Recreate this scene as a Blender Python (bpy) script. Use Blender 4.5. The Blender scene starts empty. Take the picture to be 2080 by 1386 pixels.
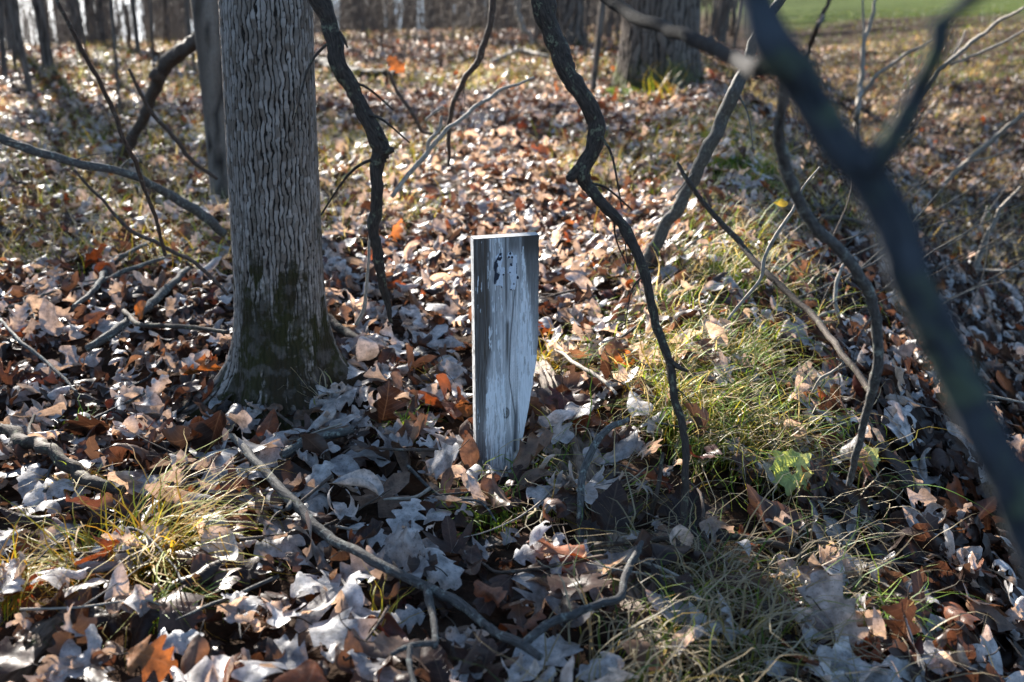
import bpy, math, random
import numpy as np
from mathutils import Vector

# ------------------------------------------------------------------ camera, sky, sun, exposure
sc = bpy.context.scene
COL = sc.collection
CAM_H = 0.91
PITCH = math.radians(19.42)
SUN_AZ = math.radians(28)      # to the left of straight ahead
SUN_EL = math.radians(24)
sd = bpy.data.cameras.new("camera")
cam = bpy.data.objects.new("camera", sd)
COL.objects.link(cam)
cam.location = (0, 0, CAM_H)
cam.rotation_euler = (math.pi / 2 - PITCH, 0, 0)
sd.sensor_width = 36.0
sd.lens = 35.0
sd.clip_start = 0.05
sd.clip_end = 2000
sd.dof.use_dof = True
sd.dof.focus_distance = 1.93
sd.dof.aperture_fstop = 3.9
sc.camera = cam

w = bpy.data.worlds.new("World")
sc.world = w
w.use_nodes = True
wn = w.node_tree
sky = wn.nodes.new('ShaderNodeTexSky')
sky.sky_type = 'NISHITA'
sky.sun_disc = False
sky.sun_elevation = SUN_EL
sky.sun_rotation = -SUN_AZ
sky.air_density = 1.3
sky.ozone_density = 3.0
sky.dust_density = 0.6
bgn = wn.nodes['Background']
bgn.inputs[1].default_value = 0.05
# the sky keeps its horizon colour below the horizon (the land falls away on the left)
tcn = wn.nodes.new('ShaderNodeTexCoord')
sep = wn.nodes.new('ShaderNodeSeparateXYZ')
mxz = wn.nodes.new('ShaderNodeMath'); mxz.operation = 'MAXIMUM'; mxz.inputs[1].default_value = 0.30
cmb = wn.nodes.new('ShaderNodeCombineXYZ')
wn.links.new(tcn.outputs['Generated'], sep.inputs[0])
wn.links.new(sep.outputs[0], cmb.inputs[0]); wn.links.new(sep.outputs[1], cmb.inputs[1])
wn.links.new(sep.outputs[2], mxz.inputs[0]); wn.links.new(mxz.outputs[0], cmb.inputs[2])
wn.links.new(cmb.outputs[0], sky.inputs[0])
wn.links.new(sky.outputs[0], bgn.inputs[0])

sl = bpy.data.lights.new("sun", 'SUN')
sun = bpy.data.objects.new("sun", sl)
COL.objects.link(sun)
SUNV = np.array([-math.sin(SUN_AZ) * math.cos(SUN_EL), math.cos(SUN_AZ) * math.cos(SUN_EL), math.sin(SUN_EL)])
sun.rotation_euler = Vector(-SUNV).to_track_quat('-Z', 'Y').to_euler()
sl.energy = 5.0
sl.angle = math.radians(0.53)
sl.color = (1.0, 0.94, 0.85)

sc.view_settings.view_transform = 'Standard'
sc.view_settings.look = 'None'
sc.view_settings.exposure = 2.4
sc.view_settings.gamma = 1.0
sc.render.engine = 'CYCLES'
sc.cycles.max_bounces = 6
sc.cycles.diffuse_bounces = 2
sc.cycles.glossy_bounces = 2
sc.cycles.transmission_bounces = 3
sc.cycles.sample_clamp_indirect = 4.0
sc.cycles.use_denoising = True
try:
    sc.cycles.denoiser = 'OPENIMAGEDENOISE'
    sc.cycles.denoising_input_passes = 'RGB_ALBEDO_NORMAL'
except Exception:
    pass

rng = np.random.default_rng(7)
random.seed(7)

# ------------------------------------------------------------------ maths helpers
def hash2(ix, iy, s=0):
    h = np.sin(ix * 127.1 + iy * 311.7 + s * 74.7) * 43758.5453
    return h - np.floor(h)

def vnoise(x, y, s=0):
    x = np.asarray(x, float); y = np.asarray(y, float)
    ix = np.floor(x); iy = np.floor(y)
    fx = x - ix; fy = y - iy
    fx = fx * fx * (3 - 2 * fx); fy = fy * fy * (3 - 2 * fy)
    a = hash2(ix, iy, s); b = hash2(ix + 1, iy, s); c = hash2(ix, iy + 1, s); d = hash2(ix + 1, iy + 1, s)
    return (a * (1 - fx) + b * fx) * (1 - fy) + (c * (1 - fx) + d * fx) * fy

def fbm(x, y, s=0, n=3):
    t = 0; a = 0.5; f = 1.0
    for i in range(n):
        t = t + a * vnoise(np.asarray(x) * f, np.asarray(y) * f, s + i * 13)
        a *= 0.5; f *= 2.07
    return t / (1 - 0.5 ** n)

def sstep(a, b, x):
    t = np.clip((np.asarray(x, float) - a) / (b - a), 0, 1)
    return t * t * (3 - 2 * t)

def edge_x(Y):
    return np.interp(Y, [-5, 0, 4.6, 8.3, 20, 60], [-0.6, 0.02, 1.22, 1.77, 3.4, 9.0])

def H(X, Y):
    X = np.asarray(X, float); Y = np.asarray(Y, float)
    z = 0.07 * (fbm(X * 0.9, Y * 0.9, 3) - 0.5) + 0.30 * (fbm(X * 0.16 + 9, Y * 0.16, 5) - 0.5) * sstep(3, 9, Y)
    d = X - edge_x(Y)
    k = sstep(-0.30, 1.75, d)
    rise = np.interp(d, [0, 1.8, 3.6, 6.5, 12, 40], [0, 0, 0.14, 0.56, 0.80, 2.3])
    z = z - 0.60 * k + rise
    z = z + (0.035 + 0.06 * sstep(-.1, .3, d)) * (fbm(X * 3.1 + 4, Y * 3.1, 27) - 0.5) * 2 * (Y < 30)
    # gentle hump along the lip of the bank
    z = z + 0.085 * np.exp(-((d + 0.14) / 0.24) ** 2) * sstep(1.3, 2.2, Y)
    r = np.where(X < -8, 19.0, 19.0 + 0.9 * (X + 8))
    z = z - 0.075 * np.logaddexp(0, (Y - r) / 1.5) * 1.5 * (1 - sstep(-1, 4, d))
    return z

sp, cp = math.sin(PITCH), math.cos(PITCH)
FPX = 2080 / 36.0 * 35.0
def ray(px, py):
    x = (px - 1040) / FPX; yi = (py - 693) / FPX
    return np.array([x, cp - yi * sp, -sp - yi * cp])     # unit step along the optical axis

def at(px, py, Y):
    r = ray(px, py)
    return np.array([0, 0, CAM_H]) + r * (Y / r[1])

def ground(px, py, lift=0.0):
    r = ray(px, py)
    t0, t = 0.4, 0.4
    while t < 60:
        p = np.array([0, 0, CAM_H]) + r * t
        if p[2] < H(p[0], p[1]) + lift:
            break
        t0 = t; t *= 1.02
    for _ in range(25):
        m = (t0 + t) / 2
        p = np.array([0, 0, CAM_H]) + r * m
        if p[2] < H(p[0], p[1]) + lift: t = m
        else: t0 = m
    return np.array([0, 0, CAM_H]) + r * t

def project(P):
    P = np.asarray(P, float)
    d = P - np.array([0, 0, CAM_H])
    depth = d[:, 1] * cp - d[:, 2] * sp
    up = d[:, 1] * sp + d[:, 2] * cp
    return 1040 + FPX * d[:, 0] / depth, 693 - FPX * up / depth, depth

# ------------------------------------------------------------------ mesh helpers
def make_mesh(name, V, F, mat, parent=None, origin=None, uv=None, attrs=None, smooth=True):
    """V (n,3), F (m,4) quads; uv per corner (m*4,2); attrs {name: (n,) or (n,3)}"""
    V = np.asarray(V, np.float32); F = np.asarray(F, np.int32)
    if origin is not None:
        V = V - np.asarray(origin, np.float32)
    me = bpy.data.meshes.new(name)
    n, m = len(V), len(F)
    me.vertices.add(n); me.vertices.foreach_set("co", V.ravel())
    me.loops.add(m * 4); me.loops.foreach_set("vertex_index", F.ravel())
    me.polygons.add(m); me.polygons.foreach_set("loop_start", np.arange(m, dtype=np.int32) * 4)
    if smooth:
        me.polygons.foreach_set("use_smooth", np.ones(m, bool))
    if uv is not None:
        l = me.uv_layers.new(name="UVMap")
        l.data.foreach_set("uv", np.asarray(uv, np.float32).ravel())
    for k, a in (attrs or {}).items():
        a = np.asarray(a, np.float32)
        if a.ndim == 1:
            at_ = me.attributes.new(k, 'FLOAT', 'POINT'); at_.data.foreach_set("value", a)
        else:
            at_ = me.attributes.new(k, 'FLOAT_COLOR', 'POINT')
            at_.data.foreach_set("color", np.concatenate([a, np.ones((n, 1), np.float32)], 1).ravel())
    me.update(calc_edges=True)
    me.materials.append(mat)
    o = bpy.data.objects.new(name, me)
    COL.objects.link(o)
    if parent is not None:
        o.parent = parent
    elif origin is not None:
        o.location = tuple(float(q) for q in origin)
    return o

def tag(o, label=None, cat=None, group=None, kind=None):
    if label: o["label"] = label
    if cat: o["category"] = cat
    if group: o["group"] = group
    if kind: o["kind"] = kind
    return o

def empty(name, loc):
    o = bpy.data.objects.new(name, None)
    o.empty_display_size = 0.1
    COL.objects.link(o); o.location = tuple(float(q) for q in loc)
    return o

def catmull(P, n):
    P = np.asarray(P, float)
    if len(P) < 3:
        t = np.linspace(0, 1, n)[:, None]
        return P[0] * (1 - t) + P[-1] * t
    Q = np.vstack([2 * P[0] - P[1], P, 2 * P[-1] - P[-2]])
    out = []
    segs = len(P) - 1
    for u in np.linspace(0, segs - 1e-6, n):
        i = int(u); f = u - i
        a, b, c, d = Q[i], Q[i + 1], Q[i + 2], Q[i + 3]
        out.append(0.5 * (2 * b + (c - a) * f + (2 * a - 5 * b + 4 * c - d) * f * f + (3 * b - a - 3 * c + d) * f ** 3))
    return np.array(out)

def tube(pts, rad, nseg=8, n=None, rough=0.0, seed=0, gnarl=0.0, knots=0):
    """a tapering limb: returns V, F, uv(corners, metres)"""
    pts = np.asarray(pts, float); rad = np.asarray(rad, float)
    if n is None: n = max(6, len(pts) * 6)
    PR = catmull(np.hstack([pts, rad[:, None]]), n)
    C, R = PR[:, :3].copy(), np.maximum(PR[:, 3], 0.0002)
    L = np.concatenate([[0], np.cumsum(np.linalg.norm(np.diff(C, axis=0), axis=1))])
    if gnarl:
        for k in range(3):
            C[:, k] += gnarl * R.mean() * (fbm(L * 14 + k * 31.7, np.full(n, seed * 3.1), seed + k) - 0.5) * 4 * np.minimum(1, np.linspace(0, 8, n))
    T = np.gradient(C, axis=0); T /= np.linalg.norm(T, axis=1)[:, None] + 1e-9
    up = np.array([0, 0, 1.0]) if abs(T[0][2]) < 0.9 else np.array([0, 1.0, 0])
    N = np.cross(T[0], up); N /= np.linalg.norm(N)
    V = []
    ang = np.linspace(0, 2 * np.pi, nseg, endpoint=False)
    for i in range(n):
        N = N - T[i] * np.dot(N, T[i]); N /= np.linalg.norm(N) + 1e-9
        B = np.cross(T[i], N)
        r = R[i] * np.ones(nseg)
        if rough:
            r = r * (1 + rough * (vnoise(ang * nseg * 0.5, np.full(nseg, L[i] / max(R[i], .001) * 0.8), seed) - 0.5) * 2)
            r = r * (1 + rough * 0.8 * (vnoise(np.full(nseg, L[i] * 45), ang * 0.6, seed + 5) - 0.5) * 2)
        V.append(C[i] + N * (np.cos(ang) * r)[:, None] + B * (np.sin(ang) * r)[:, None])
    V.insert(0, np.repeat((C[0] - T[0] * R[0] * 0.3)[None], nseg, 0) + (V[0] - C[0]) * 0.05)
    V.append(np.repeat((C[-1] + T[-1] * R[-1] * 0.3)[None], nseg, 0) + (V[-1] - C[-1]) * 0.05)
    LL = np.concatenate([[L[0]], L, [L[-1]]]); RR = R.mean()
    V = np.concatenate(V)
    m = n + 2
    F = []; UV = []
    for i in range(m - 1):
        for j in range(nseg):
            k = (j + 1) % nseg
            F.append((i * nseg + j, i * nseg + k, (i + 1) * nseg + k, (i + 1) * nseg + j))
            u0, u1 = j / nseg * 6.283 * RR, (j + 1) / nseg * 6.283 * RR
            UV += [(u0, LL[i]), (u1, LL[i]), (u1, LL[i + 1]), (u0, LL[i + 1])]
    return V, np.array(F), np.array(UV)

class Bag:
    def __init__(s): s.V = []; s.F = []; s.U = []; s.A = {}; s.n = 0
    def add(s, V, F, UV=None, **at_):
        s.V.append(V); s.F.append(np.asarray(F) + s.n); s.n += len(V)
        s.U.append(UV if UV is not None else np.zeros((len(F) * 4, 2)))
        for k, a in at_.items(): s.A.setdefault(k, []).append(a)
    def build(s, name, mat, parent=None, origin=None, smooth=True):
        return make_mesh(name, np.concatenate(s.V), np.concatenate(s.F), mat, parent, origin,
                         np.concatenate(s.U), {k: np.concatenate(a) for k, a in s.A.items()}, smooth)

# ------------------------------------------------------------------ materials
def newmat(name):
    m = bpy.data.materials.new(name); m.use_nodes = True
    nt = m.node_tree
    for n in list(nt.nodes):
        nt.nodes.remove(n)
    out = nt.nodes.new('ShaderNodeOutputMaterial')
    return m, nt, out

def node(nt, t, **kw):
    n = nt.nodes.new(t)
    for k, v in kw.items():
        if k.startswith('i_'):
            key = k[2:]
            n.inputs[int(key) if key.isdigit() else key].default_value = v
        else:
            setattr(n, k, v)
    return n

def mix(nt, fac, a, b, mode='MIX'):
    n = nt.nodes.new('ShaderNodeMix'); n.data_type = 'RGBA'; n.blend_type = mode
    for sock, v in ((n.inputs[0], fac), (n.inputs[6], a), (n.inputs[7], b)):
        if hasattr(v, 'is_output'): nt.links.new(v, sock)
        elif isinstance(v, (int, float)): sock.default_value = v
        else: sock.default_value = (*v, 1)
    return n.outputs[2]

def math_(nt, op, a, b=0.0, c=None):
    n = nt.nodes.new('ShaderNodeMath'); n.operation = op
    for sock, v in zip(n.inputs, (a, b, c)):
        if v is None: continue
        if hasattr(v, 'is_output'): nt.links.new(v, sock)
        else: sock.default_value = v
    return n.outputs[0]

def ramp(nt, x, stops):
    n = nt.nodes.new('ShaderNodeValToRGB')
    el = n.color_ramp.elements
    while len(el) < len(stops): el.new(0.5)
    for e, (p, c) in zip(el, stops):
        e.position = p; e.color = (*c, 1) if not isinstance(c, (int, float)) else (c, c, c, 1)
    nt.links.new(x, n.inputs[0])
    return n.outputs[0]

def noise(nt, vec, scale, detail=4, rough=0.55, out='Fac'):
    n = node(nt, 'ShaderNodeTexNoise', i_Scale=scale, i_Detail=detail, i_Roughness=rough)
    if vec is not None: nt.links.new(vec, n.inputs['Vector'])
    return n.outputs[out]

def leaf_material():
    m, nt, out = newmat("dry_leaf")
    a = node(nt, 'ShaderNodeAttribute', attribute_name='tint').outputs['Color']
    uv = node(nt, 'ShaderNodeUVMap', uv_map='UVMap').outputs[0]
    sx = node(nt, 'ShaderNodeSeparateXYZ'); nt.links.new(uv, sx.inputs[0])
    ax = math_(nt, 'ABSOLUTE', sx.outputs[0])
    mid = math_(nt, 'LESS_THAN', ax, 0.011)
    s = math_(nt, 'FRACT', math_(nt, 'MULTIPLY', math_(nt, 'SUBTRACT', sx.outputs[1], math_(nt, 'MULTIPLY', ax, 0.85)), 9.0))
    side = math_(nt, 'LESS_THAN', s, 0.09)
    vein = math_(nt, 'MAXIMUM', mid, math_(nt, 'MULTIPLY', side, 0.6))
    tc = node(nt, 'ShaderNodeTexCoord')
    geo = node(nt, 'ShaderNodeNewGeometry')
    n1 = noise(nt, geo.outputs['Position'], 55, 4)
    n2 = noise(nt, geo.outputs['Position'], 260, 3)
    c = mix(nt, ramp(nt, n1, [(0.32, 0.0), (0.68, 1.0)]), mix(nt, 0.62, a, (0.018, 0.010, 0.008)), mix(nt, 1.0, a, (1.22, 1.18, 1.15), 'MULTIPLY'))
    c = mix(nt, ramp(nt, n2, [(0.56, 0.0), (0.68, 0.75)]), c, mix(nt, 0.6, c, (0.03, 0.015, 0.008)))
    # underside a little paler and greyer
    c = mix(nt, geo.outputs['Backfacing'], c, mix(nt, 0.10, mix(nt, 1.0, c, (1.15, 1.15, 1.15), 'MULTIPLY'), (0.30, 0.27, 0.25)))
    c = mix(nt, math_(nt, 'MULTIPLY', vein, 0.42), c, mix(nt, 0.35, c, (0.34, 0.26, 0.18)))
    b = node(nt, 'ShaderNodeBsdfPrincipled', i_Roughness=0.42)
    b.inputs['Specular IOR Level'].default_value = 0.36
    nt.links.new(c, b.inputs['Base Color'])
    bump = node(nt, 'ShaderNodeBump', i_Strength=0.5, i_Distance=0.0015)
    h = math_(nt, 'ADD', math_(nt, 'MULTIPLY', vein, -0.9), math_(nt, 'MULTIPLY', n1, 1.6))
    nt.links.new(h, bump.inputs['Height']); nt.links.new(bump.outputs[0], b.inputs['Normal'])
    tr = node(nt, 'ShaderNodeBsdfTranslucent')
    nt.links.new(mix(nt, 1.0, c, (1.5, 0.98, 0.62), 'MULTIPLY'), tr.inputs[0])
    mx = node(nt, 'ShaderNodeMixShader', i_0=0.32)
    nt.links.new(b.outputs[0], mx.inputs[1]); nt.links.new(tr.outputs[0], mx.inputs[2])
    nt.links.new(mx.outputs[0], out.inputs[0])
    return m

def blade_material():
    m, nt, out = newmat("grass_blade")
    a = node(nt, 'ShaderNodeAttribute', attribute_name='tint').outputs['Color']
    b = node(nt, 'ShaderNodeBsdfPrincipled', i_Roughness=0.5)
    b.inputs['Specular IOR Level'].default_value = 0.25
    nt.links.new(a, b.inputs['Base Color'])
    tr = node(nt, 'ShaderNodeBsdfTranslucent')
    nt.links.new(mix(nt, 1.0, a, (1.5, 1.3, 0.7), 'MULTIPLY'), tr.inputs[0])
    mx = node(nt, 'ShaderNodeMixShader', i_0=0.4)
    nt.links.new(b.outputs[0], mx.inputs[1]); nt.links.new(tr.outputs[0], mx.inputs[2])
    nt.links.new(mx.outputs[0], out.inputs[0])
    return m

def bark_material(name, plate, plate2, crack, moss_c=(0.030, 0.027, 0.009)):
    """uses vertex attributes: bark (0 fissure .. 1 plate), tone (per plate), moss"""
    m, nt, out = newmat(name)
    bk = node(nt, 'ShaderNodeAttribute', attribute_name='bark').outputs['Fac']
    tn = node(nt, 'ShaderNodeAttribute', attribute_name='tone').outputs['Fac']
    ms = node(nt, 'ShaderNodeAttribute', attribute_name='moss').outputs['Fac']
    tc = node(nt, 'ShaderNodeTexCoord').outputs['Object']
    mp = node(nt, 'ShaderNodeMapping'); mp.inputs['Scale'].default_value = (1, 1, 0.35)
    nt.links.new(tc, mp.inputs[0])
    n1 = noise(nt, mp.outputs[0], 180, 5); n2 = noise(nt, tc, 9, 3); n3 = noise(nt, tc, 70, 4)
    c = mix(nt, tn, plate, plate2)
    c = mix(nt, ramp(nt, n1, [(0.35, 0.0), (0.75, 0.75)]), c, mix(nt, 0.5, c, crack))
    c = mix(nt, ramp(nt, n2, [(0.4, 0.0), (0.7, 0.5)]), c, mix(nt, 0.5, c, (0.10, 0.065, 0.04)))
    c = mix(nt, ramp(nt, bk, [(0.2, 0.0), (0.72, 1.0)]), crack, c)
    mo = mix(nt, n3, tuple(q * 0.5 for q in moss_c), tuple(q * 1.7 for q in moss_c))
    mo = mix(nt, ramp(nt, n2, [(0.42, 0.0), (0.6, 0.85)]), mo, (0.034, 0.023, 0.014))
    c = mix(nt, ramp(nt, math_(nt, 'ADD', ms, math_(nt, 'MULTIPLY', math_(nt, 'SUBTRACT', n3, 0.5), 0.9)), [(0.35, 0.0), (0.65, 1.0)]), c, mo)
    c = mix(nt, math_(nt, 'MULTIPLY', ms, ramp(nt, noise(nt, tc, 33, 4), [(0.5, 0.0), (0.62, 0.75)])), c, mix(nt, n3, (0.045, 0.036, 0.03), (0.16, 0.135, 0.12)))
    b = node(nt, 'ShaderNodeBsdfPrincipled', i_Roughness=0.85)
    b.inputs['Specular IOR Level'].default_value = 0.2
    nt.links.new(c, b.inputs['Base Color'])
    bump = node(nt, 'ShaderNodeBump', i_Strength=0.7, i_Distance=0.003)
    nt.links.new(math_(nt, 'ADD', n1, math_(nt, 'MULTIPLY', n3, 0.7)), bump.inputs['Height'])
    nt.links.new(bump.outputs[0], b.inputs['Normal'])
    nt.links.new(b.outputs[0], out.inputs[0])
    return m

def twig_material(name, c1, c2, lichen=0.0, lichen_c=(0.30, 0.32, 0.27), scale=1.0, spec=0.25, rough=0.75):
    m, nt, out = newmat(name)
    uv = node(nt, 'ShaderNodeUVMap', uv_map='UVMap').outputs[0]
    tc = node(nt, 'ShaderNodeTexCoord').outputs['Object']
    mp = node(nt, 'ShaderNodeMapping'); mp.inputs['Scale'].default_value = (1, 0.16, 1)
    nt.links.new(uv, mp.inputs[0])
    n1 = noise(nt, mp.outputs[0], 420 * scale, 4)
    n2 = noise(nt, tc, 60 * scale, 4)
    n3 = noise(nt, tc, 210 * scale, 3)
    c = mix(nt, ramp(nt, n1, [(0.35, 0.0), (0.68, 1.0)]), c1, c2)
    c = mix(nt, ramp(nt, n2, [(0.35, 0.0), (0.7, 0.6)]), c, mix(nt, 0.6, c, (0.012, 0.009, 0.007)))
    if lichen:
        k = math_(nt, 'MULTIPLY', ramp(nt, n2, [(0.62 - lichen * 0.25, 0.0), (0.70 - lichen * 0.2, 1.0)]), ramp(nt, n3, [(0.42, 0.0), (0.55, 0.85)]))
        c = mix(nt, k, c, lichen_c)
    b = node(nt, 'ShaderNodeBsdfPrincipled', i_Roughness=rough)
    b.inputs['Specular IOR Level'].default_value = spec
    nt.links.new(c, b.inputs['Base Color'])
    bump = node(nt, 'ShaderNodeBump', i_Strength=0.9, i_Distance=0.0016 / scale)
    nt.links.new(math_(nt, 'ADD', n1, math_(nt, 'MULTIPLY', n3, 0.6)), bump.inputs['Height'])
    nt.links.new(bump.outputs[0], b.inputs['Normal'])
    nt.links.new(b.outputs[0], out.inputs[0])
    return m

def ground_material():
    m, nt, out = newmat("leaf_mould")
    geo = node(nt, 'ShaderNodeNewGeometry').outputs['Position']
    lawn = node(nt, 'ShaderNodeAttribute', attribute_name='lawn').outputs['Fac']
    n1 = noise(nt, geo, 30, 5); n2 = noise(nt, geo, 2.0, 3); n4 = noise(nt, geo, 11, 4)
    vo = node(nt, 'ShaderNodeTexVoronoi', i_Scale=16.0); nt.links.new(geo, vo.inputs['Vector'])
    sv = node(nt, 'ShaderNodeSeparateColor'); nt.links.new(vo.outputs['Color'], sv.inputs[0])
    c = ramp(nt, n1, [(0.3, (0.010, 0.007, 0.005)), (0.7, (0.05, 0.034, 0.025))])
    lc = ramp(nt, sv.outputs[0], [(0.0, (0.03, 0.018, 0.013)), (0.35, (0.06, 0.036, 0.025)), (0.6, (0.09, 0.058, 0.04)), (0.8, (0.12, 0.05, 0.022)), (1.0, (0.25, 0.235, 0.225))])
    c = mix(nt, ramp(nt, n4, [(0.4, 0.0), (0.6, 0.6)]), c, lc)
    g = ramp(nt, n1, [(0.25, (0.018, 0.036, 0.008)), (0.75, (0.06, 0.10, 0.018))])
    g = mix(nt, ramp(nt, n4, [(0.4, 0.0), (0.7, 0.7)]), g, (0.07, 0.05, 0.025))
    c = mix(nt, lawn, c, g)
    b = node(nt, 'ShaderNodeBsdfPrincipled', i_Roughness=1.0)
    b.inputs['Specular IOR Level'].default_value = 0.03
    nt.links.new(c, b.inputs['Base Color'])
    bump = node(nt, 'ShaderNodeBump', i_Strength=1.0, i_Distance=0.02)
    nt.links.new(n1, bump.inputs['Height']); nt.links.new(bump.outputs[0], b.inputs['Normal'])
    nt.links.new(b.outputs[0], out.inputs[0])
    return m

def vcol_material(name, rough=0.8, bumpscale=None):
    m, nt, out = newmat(name)
    a = node(nt, 'ShaderNodeAttribute', attribute_name='tint').outputs['Color']
    tc = node(nt, 'ShaderNodeTexCoord').outputs['Object']
    mp = node(nt, 'ShaderNodeMapping'); mp.inputs['Scale'].default_value = (1, 1, 0.07)
    nt.links.new(tc, mp.inputs[0])
    n = noise(nt, mp.outputs[0], 700, 3)
    c = mix(nt, ramp(nt, n, [(0.4, 0.0), (0.75, 0.45)]), a, mix(nt, 0.6, a, (0.02, 0.02, 0.02)))
    b = node(nt, 'ShaderNodeBsdfPrincipled', i_Roughness=rough)
    nt.links.new(c, b.inputs['Base Color'])
    bump = node(nt, 'ShaderNodeBump', i_Strength=0.5, i_Distance=0.0008)
    nt.links.new(n, bump.inputs['Height']); nt.links.new(bump.outputs[0], b.inputs['Normal'])
    nt.links.new(b.outputs[0], out.inputs[0])
    return m

M_LEAF = leaf_material()
M_BLADE = blade_material()
M_GROUND = ground_material()
M_BARK = bark_material("pale_plated_bark", (0.15, 0.112, 0.085), (0.46, 0.40, 0.36), (0.020, 0.015, 0.012))
M_BARK_FAR = bark_material("furrowed_brown_bark", (0.12, 0.092, 0.074), (0.26, 0.215, 0.18), (0.018, 0.014, 0.012), (0.07, 0.085, 0.012))
M_LIMB = twig_material("limb_bark", (0.075, 0.058, 0.046), (0.19, 0.155, 0.13), 0.0, scale=0.3)
M_DARK = twig_material("dark_twig_bark", (0.026, 0.018, 0.013), (0.085, 0.06, 0.046), 0.3, (0.17, 0.16, 0.10))
M_GREYT = twig_material("grey_twig_bark", (0.045, 0.042, 0.040), (0.15, 0.14, 0.13), 0.35, (0.28, 0.30, 0.26))
M_OLDSTICK = twig_material("old_grey_stick_bark", (0.028, 0.026, 0.026), (0.095, 0.09, 0.088), 0.35, (0.19, 0.20, 0.18))
M_NEARDARK = twig_material("dark_smooth_bark", (0.013, 0.012, 0.012), (0.036, 0.034, 0.034), 0.2, (0.05, 0.05, 0.045), spec=0.1, rough=0.9)
M_ASH = twig_material("ash_grey_stick_bark", (0.05, 0.045, 0.04), (0.16, 0.15, 0.135), 0.3, (0.19, 0.20, 0.17))
M_BROWNT = twig_material("brown_twig_bark", (0.045, 0.030, 0.023), (0.14, 0.098, 0.075), 0.2, (0.20, 0.19, 0.16))
M_PALET = twig_material("pale_dead_twig", (0.22, 0.18, 0.14), (0.46, 0.41, 0.35), 0.0)
M_SLATE = twig_material("slate_branch_bark", (0.032, 0.036, 0.042), (0.075, 0.082, 0.094), 0.55, (0.085, 0.105, 0.07), scale=0.5, spec=0.04, rough=0.95)
M_ROT = twig_material("rotten_log_wood", (0.07, 0.048, 0.034), (0.27, 0.205, 0.155), 0.25, (0.05, 0.085, 0.015), scale=0.45)
M_BOARD = vcol_material("weathered_board", 0.75)
M_SOFT = vcol_material("seedling_leaf", 0.5)

# ------------------------------------------------------------------ the ground, one sheet to the horizon
def build_ground():
    a = np.linspace(-1, 1, 321)
    xs = np.sinh(a * 6.2) / np.sinh(6.2) * 500
    b = np.linspace(0, 1, 361)
    ys = -12 + 13.2 * np.linspace(0, 1, 30)[:-1]
    ys = np.concatenate([ys, 1.2 + (np.exp(b * 5.6) - 1) / (math.exp(5.6) - 1) * 560])
    X, Y = np.meshgrid(xs, ys)
    Z = H(X, Y)
    V = np.stack([X, Y, Z], -1).reshape(-1, 3)
    nx, ny = len(xs), len(ys)
    i, j = np.meshgrid(np.arange(nx - 1), np.arange(ny - 1))
    k = (j * nx + i).ravel()
    F = np.stack([k, k + 1, k + nx + 1, k + nx], -1)
    d = V[:, 0] - edge_x(V[:, 1])
    lawn = sstep(0, 1, (V[:, 1] - 33 - 1.2 * np.sin(V[:, 0] * 0.7)) / 5) * sstep(2.0, 5.5, d + 1.5 * (vnoise(V[:, 0] * .5, V[:, 1] * .3, 4) - .5))
    o = make_mesh("ground", V, F, M_GROUND, uv=None, attrs={"lawn": lawn})
    tag(o, kind="structure")
build_ground()

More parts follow.
